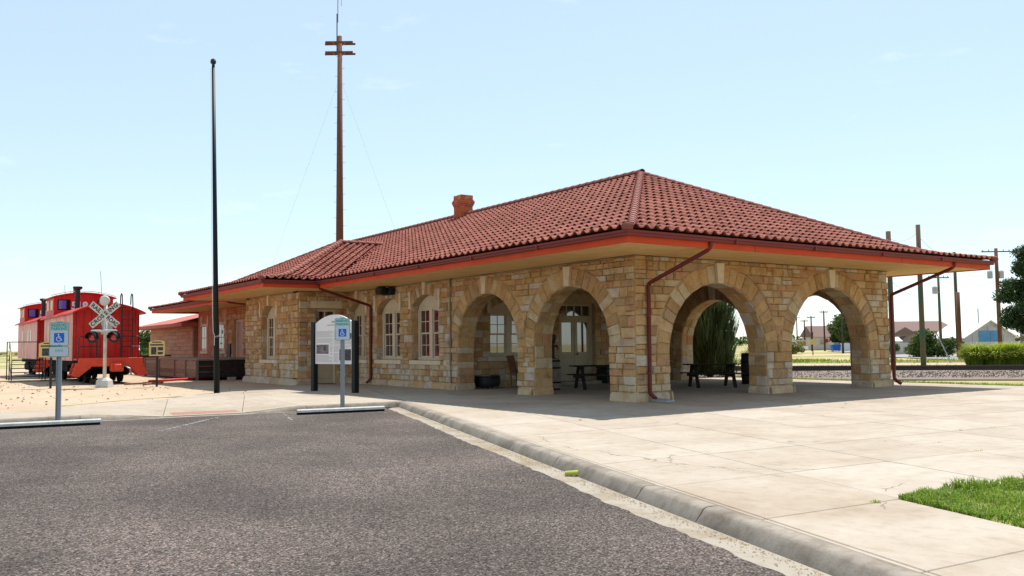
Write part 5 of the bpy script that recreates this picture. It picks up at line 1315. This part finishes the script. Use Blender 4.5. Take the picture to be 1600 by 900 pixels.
pm = empty('hand_pump', (1.62,5.6,1.02), 0, 'black cast iron hand pump standing on the grey barrel', 'hand pump')
mb = MB(); mb.lathe([(.11,0),(.11,.03),(.06,.06),(.065,.5),(.09,.52),(.09,.6),(.12,.62),(.12,.76),(.05,.8)],14); mb.build('body','black',pm,smooth=False)
mb = MB(); mb.tube([(0,-.06,.42),(0,-.2,.44),(0,-.24,.36)],.03,7); mb.build('spout','black',pm)
mb = MB(); mb.tube([(0,.02,.78),(0,.1,.95),(0,.32,.85),(0,.45,.5)],.018,6); mb.build('handle','black',pm)
barrel((9.55,4.45,.005), 1.10, .24, 'dark brown barrel behind the middle pier of the end arches', m_='wood_dark')
mb = MB(); mb.cyl((10.0,4.7,0),(10.0,4.7,2.5),.05,n=8); tag(mb.build('timber_post','wood_brown'),'thin brown post rising behind the dark barrel','post')
# slatted chair and black tub under the first arch window
cr_ = empty('slatted_chair', (2.35,8.45,.005), 30, 'brown slatted wooden chair under the porch window', 'chair')
for x in (-.26,.26):
    for y,hh in ((-.24,.44),(.24,.62)): mb = MB(); mb.box(x-.03,x+.03,y-.03,y+.03,0,hh,.006); mb.build('leg','wood_brown',cr_)
for k in range(4): mb = MB(); mb.box(-.28,.28,-.27+k*.14,-.27+k*.14+.12,.43,.46,.005); mb.build('seat_slat','wood_brown',cr_)
for k in range(5): mb = MB(); mb.beam((-.26+k*.13,.23,.5),(-.26+k*.13,.38,1.12),.1,.025); mb.build('back_slat','wood_brown',cr_)
mb = MB(); mb.beam((-.32,.30,.85),(.32,.30,.85),.04,.06); mb.build('back_rail','wood_brown',cr_)
tb = empty('black_tub', (1.35,9.0,.005), 0, 'low black iron tub on the porch floor under the window', 'tub')
mb = MB(); mb.lathe([(.30,.05),(.40,.06),(.44,.16),(.45,.32),(.43,.38),(.45,.40),(.45,.43),(.40,.43),(.39,.36),(.1,.30)],20); mb.build('bowl','black',tb)
for k in range(3): mb = MB(); a = 2.1*k; mb.cyl((.2*math.cos(a),.2*math.sin(a),0),(.22*math.cos(a),.22*math.sin(a),.14),.03,n=7); mb.build('foot','black',tb)
dk = empty('storage_chest', (6.9,8.75,.005), 0, 'dark low chest against the porch door wall', 'chest')
mb = MB(); mb.box(-.55,.55,-.3,.3,.04,.55,.02); mb.build('body','black',dk); mb = MB(); mb.box(-.58,.58,-.33,.33,.56,.64,.02); mb.build('lid','black',dk)
for x in (-.45,.45): mb = MB(); mb.box(x-.05,x+.05,-.25,.25,0,.05); mb.build('foot','black',dk)
# splash block
sb_ = MB(); sb_.add([(-.16,-.55,0),(.16,-.55,0),(.14,0,0),(-.14,0,0),(-.16,-.55,.05),(.16,-.55,.05),(.14,0,.08),(-.14,0,.08),(-.11,-.56,.02),(.11,-.56,.02),(.09,-.04,.045),(-.09,-.04,.045)],[(0,1,5,4),(1,2,6,5),(2,3,7,6),(3,0,4,7),(4,5,9,8),(5,6,10,9),(6,7,11,10),(7,4,8,11),(8,9,10,11)])
o = sb_.build('splash_block','galv'); o.location = (.42,-.22,.004); tag(o,'grey splash block under the nearest downspout','splash block')

# ================================================================== background
def leaf_mesh(blobs, n, size, m_, seed, up=.3, thin=.5, shell=.55):
    """n leaf faces spread through ellipsoid blobs [(x,y,z,rx,ry,rz,weight)]"""
    r = random.Random(seed); vs, fs, ts_ = [], [], []; W_ = [b_[6] for b_ in blobs]
    for k in range(n):
        b_ = r.choices(blobs, W_)[0]
        while True:
            d = Vector((r.gauss(0,1),r.gauss(0,1),r.gauss(0,1)))
            if d.length > .01: break
        d.normalize(); rr = shell+(1-shell)*r.random() if r.random() < .8 else r.random(); rr *= 1+.12*r.gauss(0,1)
        p = Vector((b_[0]+d.x*b_[3]*rr, b_[1]+d.y*b_[4]*rr, b_[2]+d.z*b_[5]*rr))
        a = Vector((r.gauss(0,1),r.gauss(0,1),r.gauss(0,1)+up)).normalized(); c = a.orthogonal().normalized(); e_ = a.cross(c); s_ = size*r.uniform(.6,1.4); o = len(vs)
        vs += [p-c*s_, p+e_*s_*thin, p+c*s_, p-e_*s_*thin]; fs.append((o,o+1,o+2,o+3)); ts_.append(r.random())
    mb = MB(); mb.v = [tuple(v_) for v_ in vs]; mb.f = fs; mb.t = ts_; mb.m = [0]*len(fs); return mb
def tree(name, loc, h, blobs, n, size, m_, label, seed, trunk_r=.2, cat='tree', group=None, limbs=5, up=.3, thin=.5):
    t = empty(name, loc, 0, label, cat, group); r = random.Random(seed)
    mb = MB(); th = min(b_[2] for b_ in blobs)
    top = max(b_[2] for b_ in blobs)
    mb.tube([(0,0,-.1),(.05*h*.2,0,h*.25),(0,.03*h,h*.5),(0,0,top)],[trunk_r,trunk_r*.8,trunk_r*.55,trunk_r*.2],8)
    mb.build('trunk','trunk',t,smooth=True)
    for k in range(limbs):
        b_ = blobs[k%len(blobs)]; z0 = r.uniform(.2,.6)*h; mb = MB(); mb.tube([(0,0,z0),(b_[0]*.5,b_[1]*.5,(z0+b_[2])/2+.1),(b_[0],b_[1],b_[2])],[trunk_r*.4,trunk_r*.3,trunk_r*.1],6); mb.build('limb','trunk',t,smooth=True)
    leaf_mesh(blobs,n,size,m_,seed,up,thin).build('crown',m_,t); return t
def rblobs(n, w, z0, z1, r0, r1, seed, flat=.8):
    r = random.Random(seed); out = []
    for k in range(n):
        z = z0+(z1-z0)*r.random(); f_ = 1-.5*abs((z-z0)/(z1-z0)-.4); a = r.uniform(0,6.283); d = w*math.sqrt(r.random())*f_; q = r.uniform(r0,r1); out.append((d*math.cos(a),d*math.sin(a),z,q,q,q*flat,q*q))
    return out
# big dark conifer at the right edge
bl = []
rr_ = random.Random(5)
for k in range(90):
    z = rr_.uniform(2.3,8.3); w = 2.9*(1-abs((z-4.0)/5.6)**1.6)*.95+.4; a = rr_.uniform(0,6.283); d = w*math.sqrt(rr_.uniform(.2,1)); q = rr_.uniform(.55,1.05); bl.append((d*math.cos(a),d*math.sin(a),z,q,q,q*.6,q*q))
tree('pine_tree', (57.2,15.2,0), 8.4, bl, 62000, .15, 'leaf_dark', 'large dark pine tree at the right edge beyond the track', 5, .3, limbs=16, thin=.25)
# mesquite bush behind the poles
tree('green_bush', (64.3,28.9,0), 2.4, rblobs(26,2.5,.4,1.9,.5,.95,8), 9000, .12, 'leaf', 'rounded green bush behind the leaning utility poles', 8, .12, 'bush', limbs=8)
tree('small_bush', (75.5,40.4,0), 1.4, rblobs(8,1.6,.3,.9,.4,.6,9), 2200, .13, 'leaf', 'small low bush by the pale wall left of the rounded bush', 9, .08, 'bush', limbs=3)
# clump of tall ornamental grass
hg = empty('ornamental_grass', (32.0,5.75,0), 0, 'wide clump of bright yellow green ornamental grass beside the track', 'grass clump')
dx_ = Vector((math.sin(yaw),-math.cos(yaw)))
for q in range(10):
    r = random.Random(40+q); vs, fs, ts_ = [], [], []; c = dx_*(-1.75+q*.5); cx, cy = c.x+r.uniform(-.25,.6), c.y+r.uniform(-.25,.6)
    for k in range(1500):
        a = r.uniform(0,6.283); b0 = r.random()*.45; sp_ = r.uniform(.35,1.0); h = r.uniform(.75,1.25)*(1.08-.25*sp_*sp_); w = .018
        ux, uy = math.cos(a), math.sin(a); px, py = -uy*w, ux*w; o = len(vs); x0, y0 = cx+ux*b0, cy+uy*b0
        for t_,ww_ in ((0,1),(.45,1),(.8,.7)):
            x, y = x0+ux*sp_*t_*t_*.95, y0+uy*sp_*t_*t_*.95; z = h*(1.35*t_-.42*t_*t_*t_*sp_*1.3); vs += [(x-px*ww_,y-py*ww_,z),(x+px*ww_,y+py*ww_,z)]
        x, y = x0+ux*sp_*1.05, y0+uy*sp_*1.05; vs.append((x,y,h*(1.32-.62*sp_)))
        fs += [(o,o+1,o+3,o+2),(o+2,o+3,o+5,o+4),(o+4,o+5,o+6)]; t2 = r.random(); ts_ += [t2*.5,t2*.6+.2,t2*.5+.5]
    mb = MB(); mb.v,mb.f,mb.t,mb.m = vs,fs,ts_,[0]*len(fs); mb.build('tuft','plume',hg)
# utility poles
def upole(loc, h, r0, r1, label, arms=(), m_='pole', trans=(), group='utility poles beyond the track', lean=(0,0)):
    p = empty('utility_pole', loc, 0, label, 'utility pole', group)
    mb = MB(); mb.cyl((0,0,-.2),(lean[0],lean[1],h),r0,r1,n=10); mb.build('shaft',m_,p,smooth=True)
    for z,hl,skew in arms:
        a = Vector((dx_.x*math.cos(skew)-dx_.y*math.sin(skew), dx_.x*math.sin(skew)+dx_.y*math.cos(skew)))
        mb = MB(); mb.beam((-a.x*hl,-a.y*hl,z),(a.x*hl,a.y*hl,z),.1,.12); ar = mb.build('crossarm',m_,p)
        for k in (-.9,-.5,.5,.9):
            m2 = MB(); m2.lathe([(.03,0),(.05,.05),(.05,.12),(.02,.18)],7,(a.x*hl*k,a.y*hl*k,z+.06)); m2.build('insulator','galv',ar)
    for x,z in trans:
        mb = MB(); q = dx_*x; mb.lathe([(.2,0),(.26,.03),(.26,.75),(.2,.8),(.08,.9)],12,(q.x,q.y,z)); mb.build('transformer','grey_metal',p)
    return p
upole((38.19,14.48,0), 8.9, .17, .14, 'tall leaning green and brown pole just right of the depot corner', m_='polegreen')
upole((32.16,12.82,0), 7.9, .15, .14, 'dark pole hidden behind the depot corner downspout', m_='polegreen')
upole((79.59,36.46,0), 8.85, .17, .12, 'distant pole with a crossarm and one small transformer behind the bush', [(8.4,1.25,.1),(9.0,.8,.9)], 'polegreen', [(-.45,6.6)])
upole((64.7,26.5,0), 9.6, .16, .13, 'dark green pole rising behind the roof eave right of the bush', m_='polegreen')
upole((56.35,21.84,0), 5.4, .17, .15, 'short thick brown pole right of the dark green one')
upole((79.9,30.2,0), 11.1, .22, .17, 'pole with slanting crossarm and two transformers before the pine', [(10.75,1.55,.0)], 'pole', [(-.75,7.9),(.45,7.9)])
gw = MB(); gw.cyl((40.4,13.9,0),(40.4,14.8,1.95),.035,n=6); tag(gw.build('guy_rod','galv'),'thin grey slanting guy rod anchored in the verge','guy rod')
far_poles = [((112.2,74.8,0),6.6,'distant crossarm pole in the middle of the right arch'),((112.7,77.7,0),5.8,'distant crossarm pole before the brown roofed house gable'),((123,86.8,0),5.5,'distant crossarm pole left of the brown roofed house'),((150,109,0),7,'farthest distant pole at the left of the right arch'),((88.5,55.0,0),6.2,'nearest dark crossarm pole before the tree in the right arch')]
for l,h,lab in far_poles: upole(l,h,.15,.11,lab,[(h-.25,.75,.2)],'tie',group='far poles seen through the arch')
# wires between the poles
def wire(a, b_, sag, name, label):
    a,b_ = Vector(a),Vector(b_); mb = MB(); mb.tube([a.lerp(b_,k/10)-Vector((0,0,sag*4*(k/10)*(1-k/10))) for k in range(11)],.010,4); tag(mb.build('overhead_wire','wire'),label,'wire','overhead wires')
wire((38.1,14.5,8.4),(32.1,12.8,7.5),.35,'w','sagging wire from the leaning pole to the pole behind the depot corner')
wire((38.1,14.5,8.2),(79.7,30.3,10.6),1.8,'w','long wire from the leaning pole towards the transformer pole')
wire((64.6,26.6,8.3),(79.7,30.3,9.0),.9,'w','wire from the dark green pole to the transformer pole')
wire((79.7,36.4,8.2),(79.7,30.3,7.6),.6,'w','lower wire between the crossarm pole and the transformer pole')
wire((79.7,36.4,6.9),(32.1,12.8,5.0),.9,'w','low wire crossing behind the leaning pole')
wire((112.2,74.8,6.3),(79.7,36.4,8.3),1.0,'w','wire running back from the crossarm pole through the right arch')
wire((112.2,74.8,6.3),(123,86.8,5.2),.3,'w','wire between the distant poles in the right arch')
# buildings beyond the track
def gable(name, loc, rz, w, d, hw_, hr, wallm, roofm, label, overhang=.3, extra=None):
    g_ = empty(name, loc, rz, label, 'building'); mb = MB()
    mb.prism([(-w/2,0,-.1),(w/2,0,-.1),(w/2,0,hw_),(0,0,hr),(-w/2,0,hw_)],(0,d,0)); mb.build('wall',wallm,g_,fix=True)
    sl = (hr-hw_)/(w/2); o_ = overhang
    for sg in (-1,1):
        mb = MB(); mb.prism([(0,-o_,hr+.02),(sg*(w/2+o_),-o_,hw_-sl*o_+.02),(sg*(w/2+o_),-o_,hw_-sl*o_+.14),(0,-o_,hr+.14)],(0,d+2*o_,0)); mb.build('roof_slope',roofm,g_,fix=True)
    if extra: extra(g_)
    return g_
def ex1(g_):
    for x in (-.72,.72):
        mb = MB(); mb.box(x-.70,x+.70,-.06,.0,.05,2.5,.02); dr_ = mb.build('door_leaf','steelblue',g_); 
        for k in range(3): m2 = MB(); m2.box(x-.70,x+.70,-.09,-.06,.4+k*.8,.47+k*.8); m2.build('door_batten','steelblue',dr_)
    mb = MB(); mb.box(.5,.95,-.05,0,2.9,3.2,.01); mb.build('vent','galv',g_)
    mb = MB(); mb.cyl((-.4,1.5,3.5),(-.4,1.5,5.2),.06,n=6); mb.build('flue','galv',g_)
    for k in range(5): mb = MB(); mb.box(-2.2+k*.95,-2.17+k*.95,-.02,0,0,2.0+.5*(2-abs(k-2))); mb.build('panel_joint','flash',g_)
gable('grey_shed', (90.6,36.6,0), -30, 6.2, 7, 1.75, 3.65, 'grey_metal', 'white', 'grey metal shed with blue double doors in its gable end', extra=ex1)
def ex2(g_):
    mb = MB(); mb.box(-1.5,1.5,-.06,0,.2,1.5); mb.build('dark_opening','flash',g_)
hb_ = empty('brown_roofed_building', (95.5,47.6,0), -35, 'long low building with a brown hip roof beyond the bush', 'building')
mb = MB(); mb.box(-4.4,4.2,0,8,-.1,2.7); mb.build('wall','tan_wall',hb_)
mb = MB(); mb.add([(-4.8,-.5,2.65),(4.6,-.5,2.65),(4.6,8.5,2.65),(-4.8,8.5,2.65),(-4.3,4,4.05),(4.1,4,4.05)],[(3,2,1,0),(0,1,5,4),(1,2,5),(2,3,4,5),(3,0,4)]); mb.build('roof','brown_roof',hb_)
mb = MB(); mb.prism([(-4.6,-1.2,2.3),(-1.4,-1.2,2.3),(-3.0,-1.2,3.2)],(0,3,0)); mb.build('porch_gable','brown_roof',hb_,fix=True)
mb = MB(); mb.box(-3.8,-2.2,-.03,0,1.0,2.0); mb.build('window','glass',hb_)
gable('white_roofed_shed', (82.9,43.9,0), 50, 2.6, 2.8, 1.35, 1.75, 'pale_wall', 'offwhite', 'small shed with a bright white roof beside the bush')
fw2 = empty('block_wall', (79.3,40.2,0), -35, 'low pale block wall running behind the bush', 'wall')
for k in range(11): mb = MB(); mb.box(-6+k*2.2,-6+k*2.2+2.17,0,.2,-.1,1.2,.01); mb.build('wall_panel','pale_wall',fw2)
ct = empty('board_fence', (66.9,20.7,0), -35, 'grey horizontal board fence under the pine at the right edge', 'fence')
for k in range(9): mb = MB(); mb.box(-1.3,5,0,.05,.1+k*.29,.1+k*.29+.27,.01,rnd.random()); mb.build('board','wood_grey',ct)
for x in (-1.25,.8,2.9,4.9): mb = MB(); mb.box(x-.06,x+.06,.05,.17,-.1,2.72,.01,.3); mb.build('post','wood_grey',ct)
bh = empty('brown_roofed_house', (128.5,84.5,0), -35, 'pale house with a brown gable roof seen through the right arch', 'building')
mb = MB(); mb.box(-3.6,4.5,0,7,-.1,2.4); mb.build('wall','pale_wall',bh)
mb = MB(); mb.prism([(-4,-.5,2.3),(-4,7.5,2.3),(-4,3.5,4.4)],(9,0,0)); mb.build('roof','brown_roof',bh,fix=True)
for x in (-2,1): mb = MB(); mb.box(x-.5,x+.5,-.03,0,.9,1.9); mb.build('window','glass',bh)
sh2 = empty('utility_cabinet', (113.5,73.5,0), -35, 'pale grey cabinet beside the distant poles in the right arch', 'cabinet')
mb = MB(); mb.box(-.5,.5,0,.8,-.1,1.2,.05); mb.build('body','grey_metal',sh2); mb = MB(); mb.box(-.42,.42,-.03,0,.1,1.1,.02); mb.build('door','galv',sh2)
wfn = empty('white_fence', (104,61,0), -35, 'low white fence behind the blue bin in the right arch', 'fence')
for k in range(9): mb = MB(); mb.box(-4.5+k*1.5,-4.5+k*1.5+1.44,0,.06,0,1.15,.01); mb.build('fence_panel','signface',wfn)
db = empty('blue_bin', (96.2,61.5,0), -35, 'blue rubbish skip standing by the far road', 'skip')
mb = MB(); mb.prism([(-.55,-.4,.12),(-.62,-.4,.9),(.62,-.4,.9),(.55,-.4,.12)],(0,.9,0)); mb.build('body','dumpblue',db,fix=True); mb = MB(); mb.box(-.66,.66,-.45,.55,.9,.97,.02); mb.build('lid','dumpblue',db)
for x in (-.45,.45): mb = MB(); mb.cyl((x-.05,0,.08),(x+.05,0,.08),.08,n=8); mb.build('wheel','black',db)
ss = empty('stop_sign', (116.8,77.7,0), -35, 'tiny red road sign by the far fence in the right arch', 'sign')
mb = MB(); mb.cyl((0,0,0),(0,0,2.1),.04,n=6); mb.build('post','galv',ss); mb = MB(); mb.prism([(.36*math.cos(R(22.5+45*k)),-.06,1.55+.36*math.sin(R(22.5+45*k))) for k in range(8)],(0,.02,0)); mb.build('plate','stopred',ss,fix=True)
ys = empty('road_sign', (65.6,42.9,0), -35, 'pale yellow square sign on a post in the right arch', 'sign')
mb = MB(); mb.cyl((0,0,0),(0,0,2.2),.05,n=6); mb.build('post','tie',ys); mb = MB(); mb.box(-.28,.34,-.08,-.05,1.15,1.72); mb.build('plate','yellowsign',ys); mb = MB(); mb.box(-.07,.07,-.07,.07,1.95,2.5,.02); mb.build('lamp_box','tie',ys)
rs = empty('red_shed', (118.5,84.5,0), -35, 'small dull red shed left of the brown roofed house', 'building')
mb = MB(); mb.box(-1.1,1.1,0,2,-.1,1.5); mb.build('wall','plank_red',rs); mb = MB(); mb.prism([(-1.3,-.2,1.5),(1.3,-.2,1.5),(1.3,-.2,1.65),(-1.3,-.2,1.85)],(0,2.4,0)); mb.build('roof','pale_wall',rs,fix=True)
# white pickup parked at the left of the right arch
pk = empty('pickup_truck', (82.9,59.4,0), -30, 'white pickup truck parked beyond the track at the left of the right arch', 'pickup')
mb = MB(); mb.prism([(-2.4,-.85,.45),(2.3,-.85,.45),(2.35,-.85,.8),(1.1,-.85,1.0),(.6,-.85,1.5),(-.7,-.85,1.5),(-.8,-.85,1.0),(-2.4,-.85,1.0)],(0,1.7,0)); mb.build('body','white',pk,fix=True)
for y in (-.87,.86): mb = MB(); mb.prism([(.95,y,1.02),(.52,y,1.42),(-.62,y,1.42),(-.68,y,1.02)],(0,.01,0)); mb.build('side_window','glass',pk,fix=True)
for x in (-1.5,1.5):
    for y in (-.88,.7): mb = MB(); mb.cyl((x,y,.35),(x,y+.2,.35),.35,n=14); w_ = mb.build('wheel','black',pk); mb = MB(); mb.cyl((x,y-.01,.35),(x,y+.21,.35),.18,n=10); mb.build('rim','galv',w_)
# trees seen through the arches and on the horizon
tree('leafy_tree', (113.0,70.2,0), 6.2, rblobs(26,3.0,2.0,5.6,.9,1.5,21), 9000, .22, 'leaf', 'broad green tree behind the blue bin in the right arch', 21, .3)
tree('young_tree', (118.0,76.4,0), 4, rblobs(12,1.2,1.2,3.4,.6,1.0,22), 3500, .2, 'leaf_dark', 'smaller dark tree before the brown roofed house', 22, .2)
tree('weedy_bush', (80.5,57.2,0), 1.6, rblobs(10,2.0,.2,1.1,.4,.8,23), 3000, .14, 'leaf_pale', 'weedy pale bush beside the white pickup', 23, .08, 'bush', limbs=3)
tree('roadside_weeds', (92,52,0), 1.4, rblobs(8,1.6,.2,.9,.3,.7,24), 2200, .13, 'leaf_pale', 'pale weeds by the pole at the right of the right arch', 24, .06, 'bush', limbs=3)
# tall feathery shrub and pale weeds just behind the porch
fs_ = empty('feathery_shrub', (14.6,10.9,0), 0, 'tall dark feathery shrub standing behind the porch in the left arch', 'shrub')
r = random.Random(77); vs, fcs, ts_ = [], [], []
for k in range(15000):
    a = r.uniform(0,6.283); z0 = r.random()**1.1*3.1; rad = (1.05+.3*math.sin(a*3+z0*1.7)+.18*math.sin(a*7-z0*3))*math.sqrt(r.random())*(1.0-.08*z0); x, y = rad*math.cos(a), rad*math.sin(a); l = r.uniform(.25,.8); lx, ly = x*.28+r.uniform(-.08,.08), y*.28+r.uniform(-.08,.08); w = .012
    b2 = r.uniform(0,6.283); px, py = math.cos(b2)*w, math.sin(b2)*w; o = len(vs)
    vs += [(x-px,y-py,z0),(x+px,y+py,z0),(x+lx*l+px*.6,y+ly*l+py*.6,z0+l*.9),(x+lx*l-px*.6,y+ly*l-py*.6,z0+l*.9)]; fcs.append((o,o+1,o+2,o+3)); ts_.append(r.random())
mb = MB(); mb.v,mb.f,mb.t,mb.m = vs,fcs,ts_,[0]*len(fcs); mb.build('foliage','leaf_shrub',fs_)
for k in range(6): a = k*1.05; mb = MB(); mb.tube([(.1*math.cos(a),.1*math.sin(a),-.05),(.4*math.cos(a),.4*math.sin(a),1.5),(.6*math.cos(a),.6*math.sin(a),3)],[.04,.03,.01],6); mb.build('stem','trunk',fs_)
tree('pale_weeds', (15.3,8.6,0), 1.7, rblobs(14,.75,.2,1.35,.3,.55,31), 9000, .05, 'leaf_pale', 'tall pale green weeds beside the feathery shrub in the left arch', 31, .04, 'bush', limbs=5, thin=.25)
tree('bare_tree', (60,62,0), 4.6, rblobs(9,1.6,2.4,4.2,.6,1.0,33), 1200, .12, 'leaf', 'sparse distant tree above the weeds in the left arch', 33, .12, limbs=9)
tree('distant_tree', (62,58,0), 3.2, rblobs(9,2.2,.8,2.4,.6,1.0,34), 2600, .2, 'leaf_pale', 'light green distant tree right of the weeds in the left arch', 34, .12)
# left horizon
tree('yard_tree', (4.4,68,0), 3.2, rblobs(14,2.2,.8,2.7,.6,1.1,35), 4500, .16, 'leaf', 'green tree behind the brick wall right of the cabooses', 35, .15)
tree('hedge_bush', (2.2,60,0), 1.6, rblobs(12,2.4,.3,1.2,.5,.8,36), 3500, .14, 'leaf', 'low green hedge bush behind the caboose end', 36, .08, 'bush', limbs=3)
for k in range(9):
    x, y = -60+k*14+rnd.uniform(-4,4), 330+rnd.uniform(-20,30)
tl = []
for k in range(110):
    x = -160+k*4.2+rnd.uniform(-2,2); tl.append((x, 380+rnd.uniform(-15,15), rnd.uniform(.1,.5), rnd.uniform(2,5), 3, rnd.uniform(.3,.8), 1))
tag(leaf_mesh(tl, 9000, .4, 'leaf', 50).build('far_treeline','leaf'), 'thin dark line of scrub along the far left horizon', 'treeline', kind='stuff')
tl = []
for k in range(120):
    a = R(4+k*.62); d = 420+rnd.uniform(-40,40); tl.append((d*math.cos(a), d*math.sin(a), rnd.uniform(.8,2.6), rnd.uniform(3,6), 4, rnd.uniform(1.2,3.4), 1))
tag(leaf_mesh(tl, 14000, .9, 'leaf', 51).build('far_scrub','leaf'), 'distant mass of green scrub beyond the town behind the depot', 'treeline', kind='stuff')
sheet('far_embankment', [(-120,300),(60,300),(60,340),(-120,340)], .6, 'grass')
# ------------------------------------------------------------------ small litter and weeds
mb = MB()
for k in range(2600):
    u = rnd.uniform(-.2,24); off = .27+abs(rnd.gauss(0,.09)); p = kline(u, off); s_ = rnd.uniform(.003,.012)
    a = rnd.uniform(0,6.283); mb.add([(p[0]+s_*math.cos(a),p[1]+s_*math.sin(a),-.128),(p[0]+s_*math.cos(a+2.2),p[1]+s_*math.sin(a+2.2),-.128),(p[0]+s_*math.cos(a+4.1),p[1]+s_*math.sin(a+4.1),-.128),(p[0],p[1],-.128+s_*rnd.uniform(.2,.6))],[(0,1,3),(1,2,3),(2,0,3)],rnd.random())
for k in range(150):
    u = rnd.choice((.6,3.2,11.6,11.9,12.3))+rnd.gauss(0,.25); off = .34+abs(rnd.gauss(0,.07)); p = kline(u,off); a = rnd.uniform(0,6.283); l = rnd.uniform(.03,.14)
    mb.add([(p[0],p[1],-.125),(p[0]+.004,p[1]+.004,-.122),(p[0]+l*math.cos(a),p[1]+l*math.sin(a),-.11+rnd.random()*.03)],[(0,1,2)],rnd.random())
tag(mb.build('gutter_debris', mat('dry_debris',(.3,.2,.1),.9,.1,tint=[(.10,.07,.045),(.33,.24,.12),(.42,.33,.18),(.2,.13,.07)])),'dry leaf bits and grit scattered along the gutter','debris',kind='stuff')
lt = MB(); lt.cyl((0,0,0),(.16,.03,.01),.028,.034,n=10); o = lt.build('crushed_cup', mat('yellow_green_plastic',(.42,.45,.06),.5,.4)); p = kline(13.75,.36); o.location=(p[0],p[1],-.10); o.rotation_euler=(0,0,R(-60)); tag(o,'small yellow green crushed cup lying against the kerb','litter')

mb = MB()
for k in range(700):
    x, y = rnd.uniform(-24,-5), 8.5+rnd.random()**.8*26
    if y < 9.9+(x+10.5)*1.05 or (x > -9.3 and y > 24): continue
    s_ = rnd.uniform(.008,.026); a = rnd.uniform(0,6.283); e_ = rnd.uniform(1,3.5)
    mb.add([(x+s_*e_*math.cos(a),y+s_*e_*math.sin(a),-.02),(x+s_*math.cos(a+1.6),y+s_*math.sin(a+1.6),-.03),(x-s_*e_*math.cos(a),y-s_*e_*math.sin(a),-.02),(x,y,.0+s_*.6)],[(0,1,3),(1,2,3),(2,0,3)],rnd.random())
tag(mb.build('yard_debris', bpy.data.materials['dry_debris']),'twigs, clods and pebbles scattered over the sandy yard','debris',kind='stuff')

# weeds in the joints and along slab edges
def joint_pt():
    k = rnd.choice(JP); return (k[0]+rnd.gauss(0,.03),k[1]+rnd.gauss(0,.03),-.004)
JP = []
for k in range(26):
    i, j = rnd.randint(0,5), rnd.randint(-4,3); p = O2+bp_*(i*CW)+ka*(j*CH)+(bp_*rnd.random()*CW if rnd.random()<.5 else ka*rnd.random()*CH)
    if (p-K).dot(kn) > .1 and p.y > -11.8: JP.append((p.x,p.y))
p = LT-bp_*.35; JP += [(p.x,p.y)]*3
tag(blades('joint_weeds', joint_pt, 240, .015, .05, .006, 'blade', 1.1),'tiny grass weeds sprouting from the concrete slab joints','weeds',kind='stuff')
# dark grit lying in slab joints and worn patches of the car park
mb = MB()
for k in range(26):
    u, off = rnd.uniform(0,16), rnd.uniform(.75,1.0)+abs(rnd.gauss(0,1.6)); p = kline(u,off); 
    for q in range(9):
        s_ = rnd.uniform(.006,.016); x, y, a = p[0]+rnd.gauss(0,.25), p[1]+rnd.gauss(0,.25), rnd.uniform(0,6.283)
        mb.add([(x+s_*math.cos(a+t_),y+s_*math.sin(a+t_),-.127) for t_ in (0,2.1,4.2)]+[(x,y,-.127+s_*.9)],[(0,1,3),(1,2,3),(2,0,3)],rnd.random())
tag(mb.build('loose_gravel','ballast'),'loose gravel grains strewn on the asphalt near the kerb','gravel',kind='stuff')
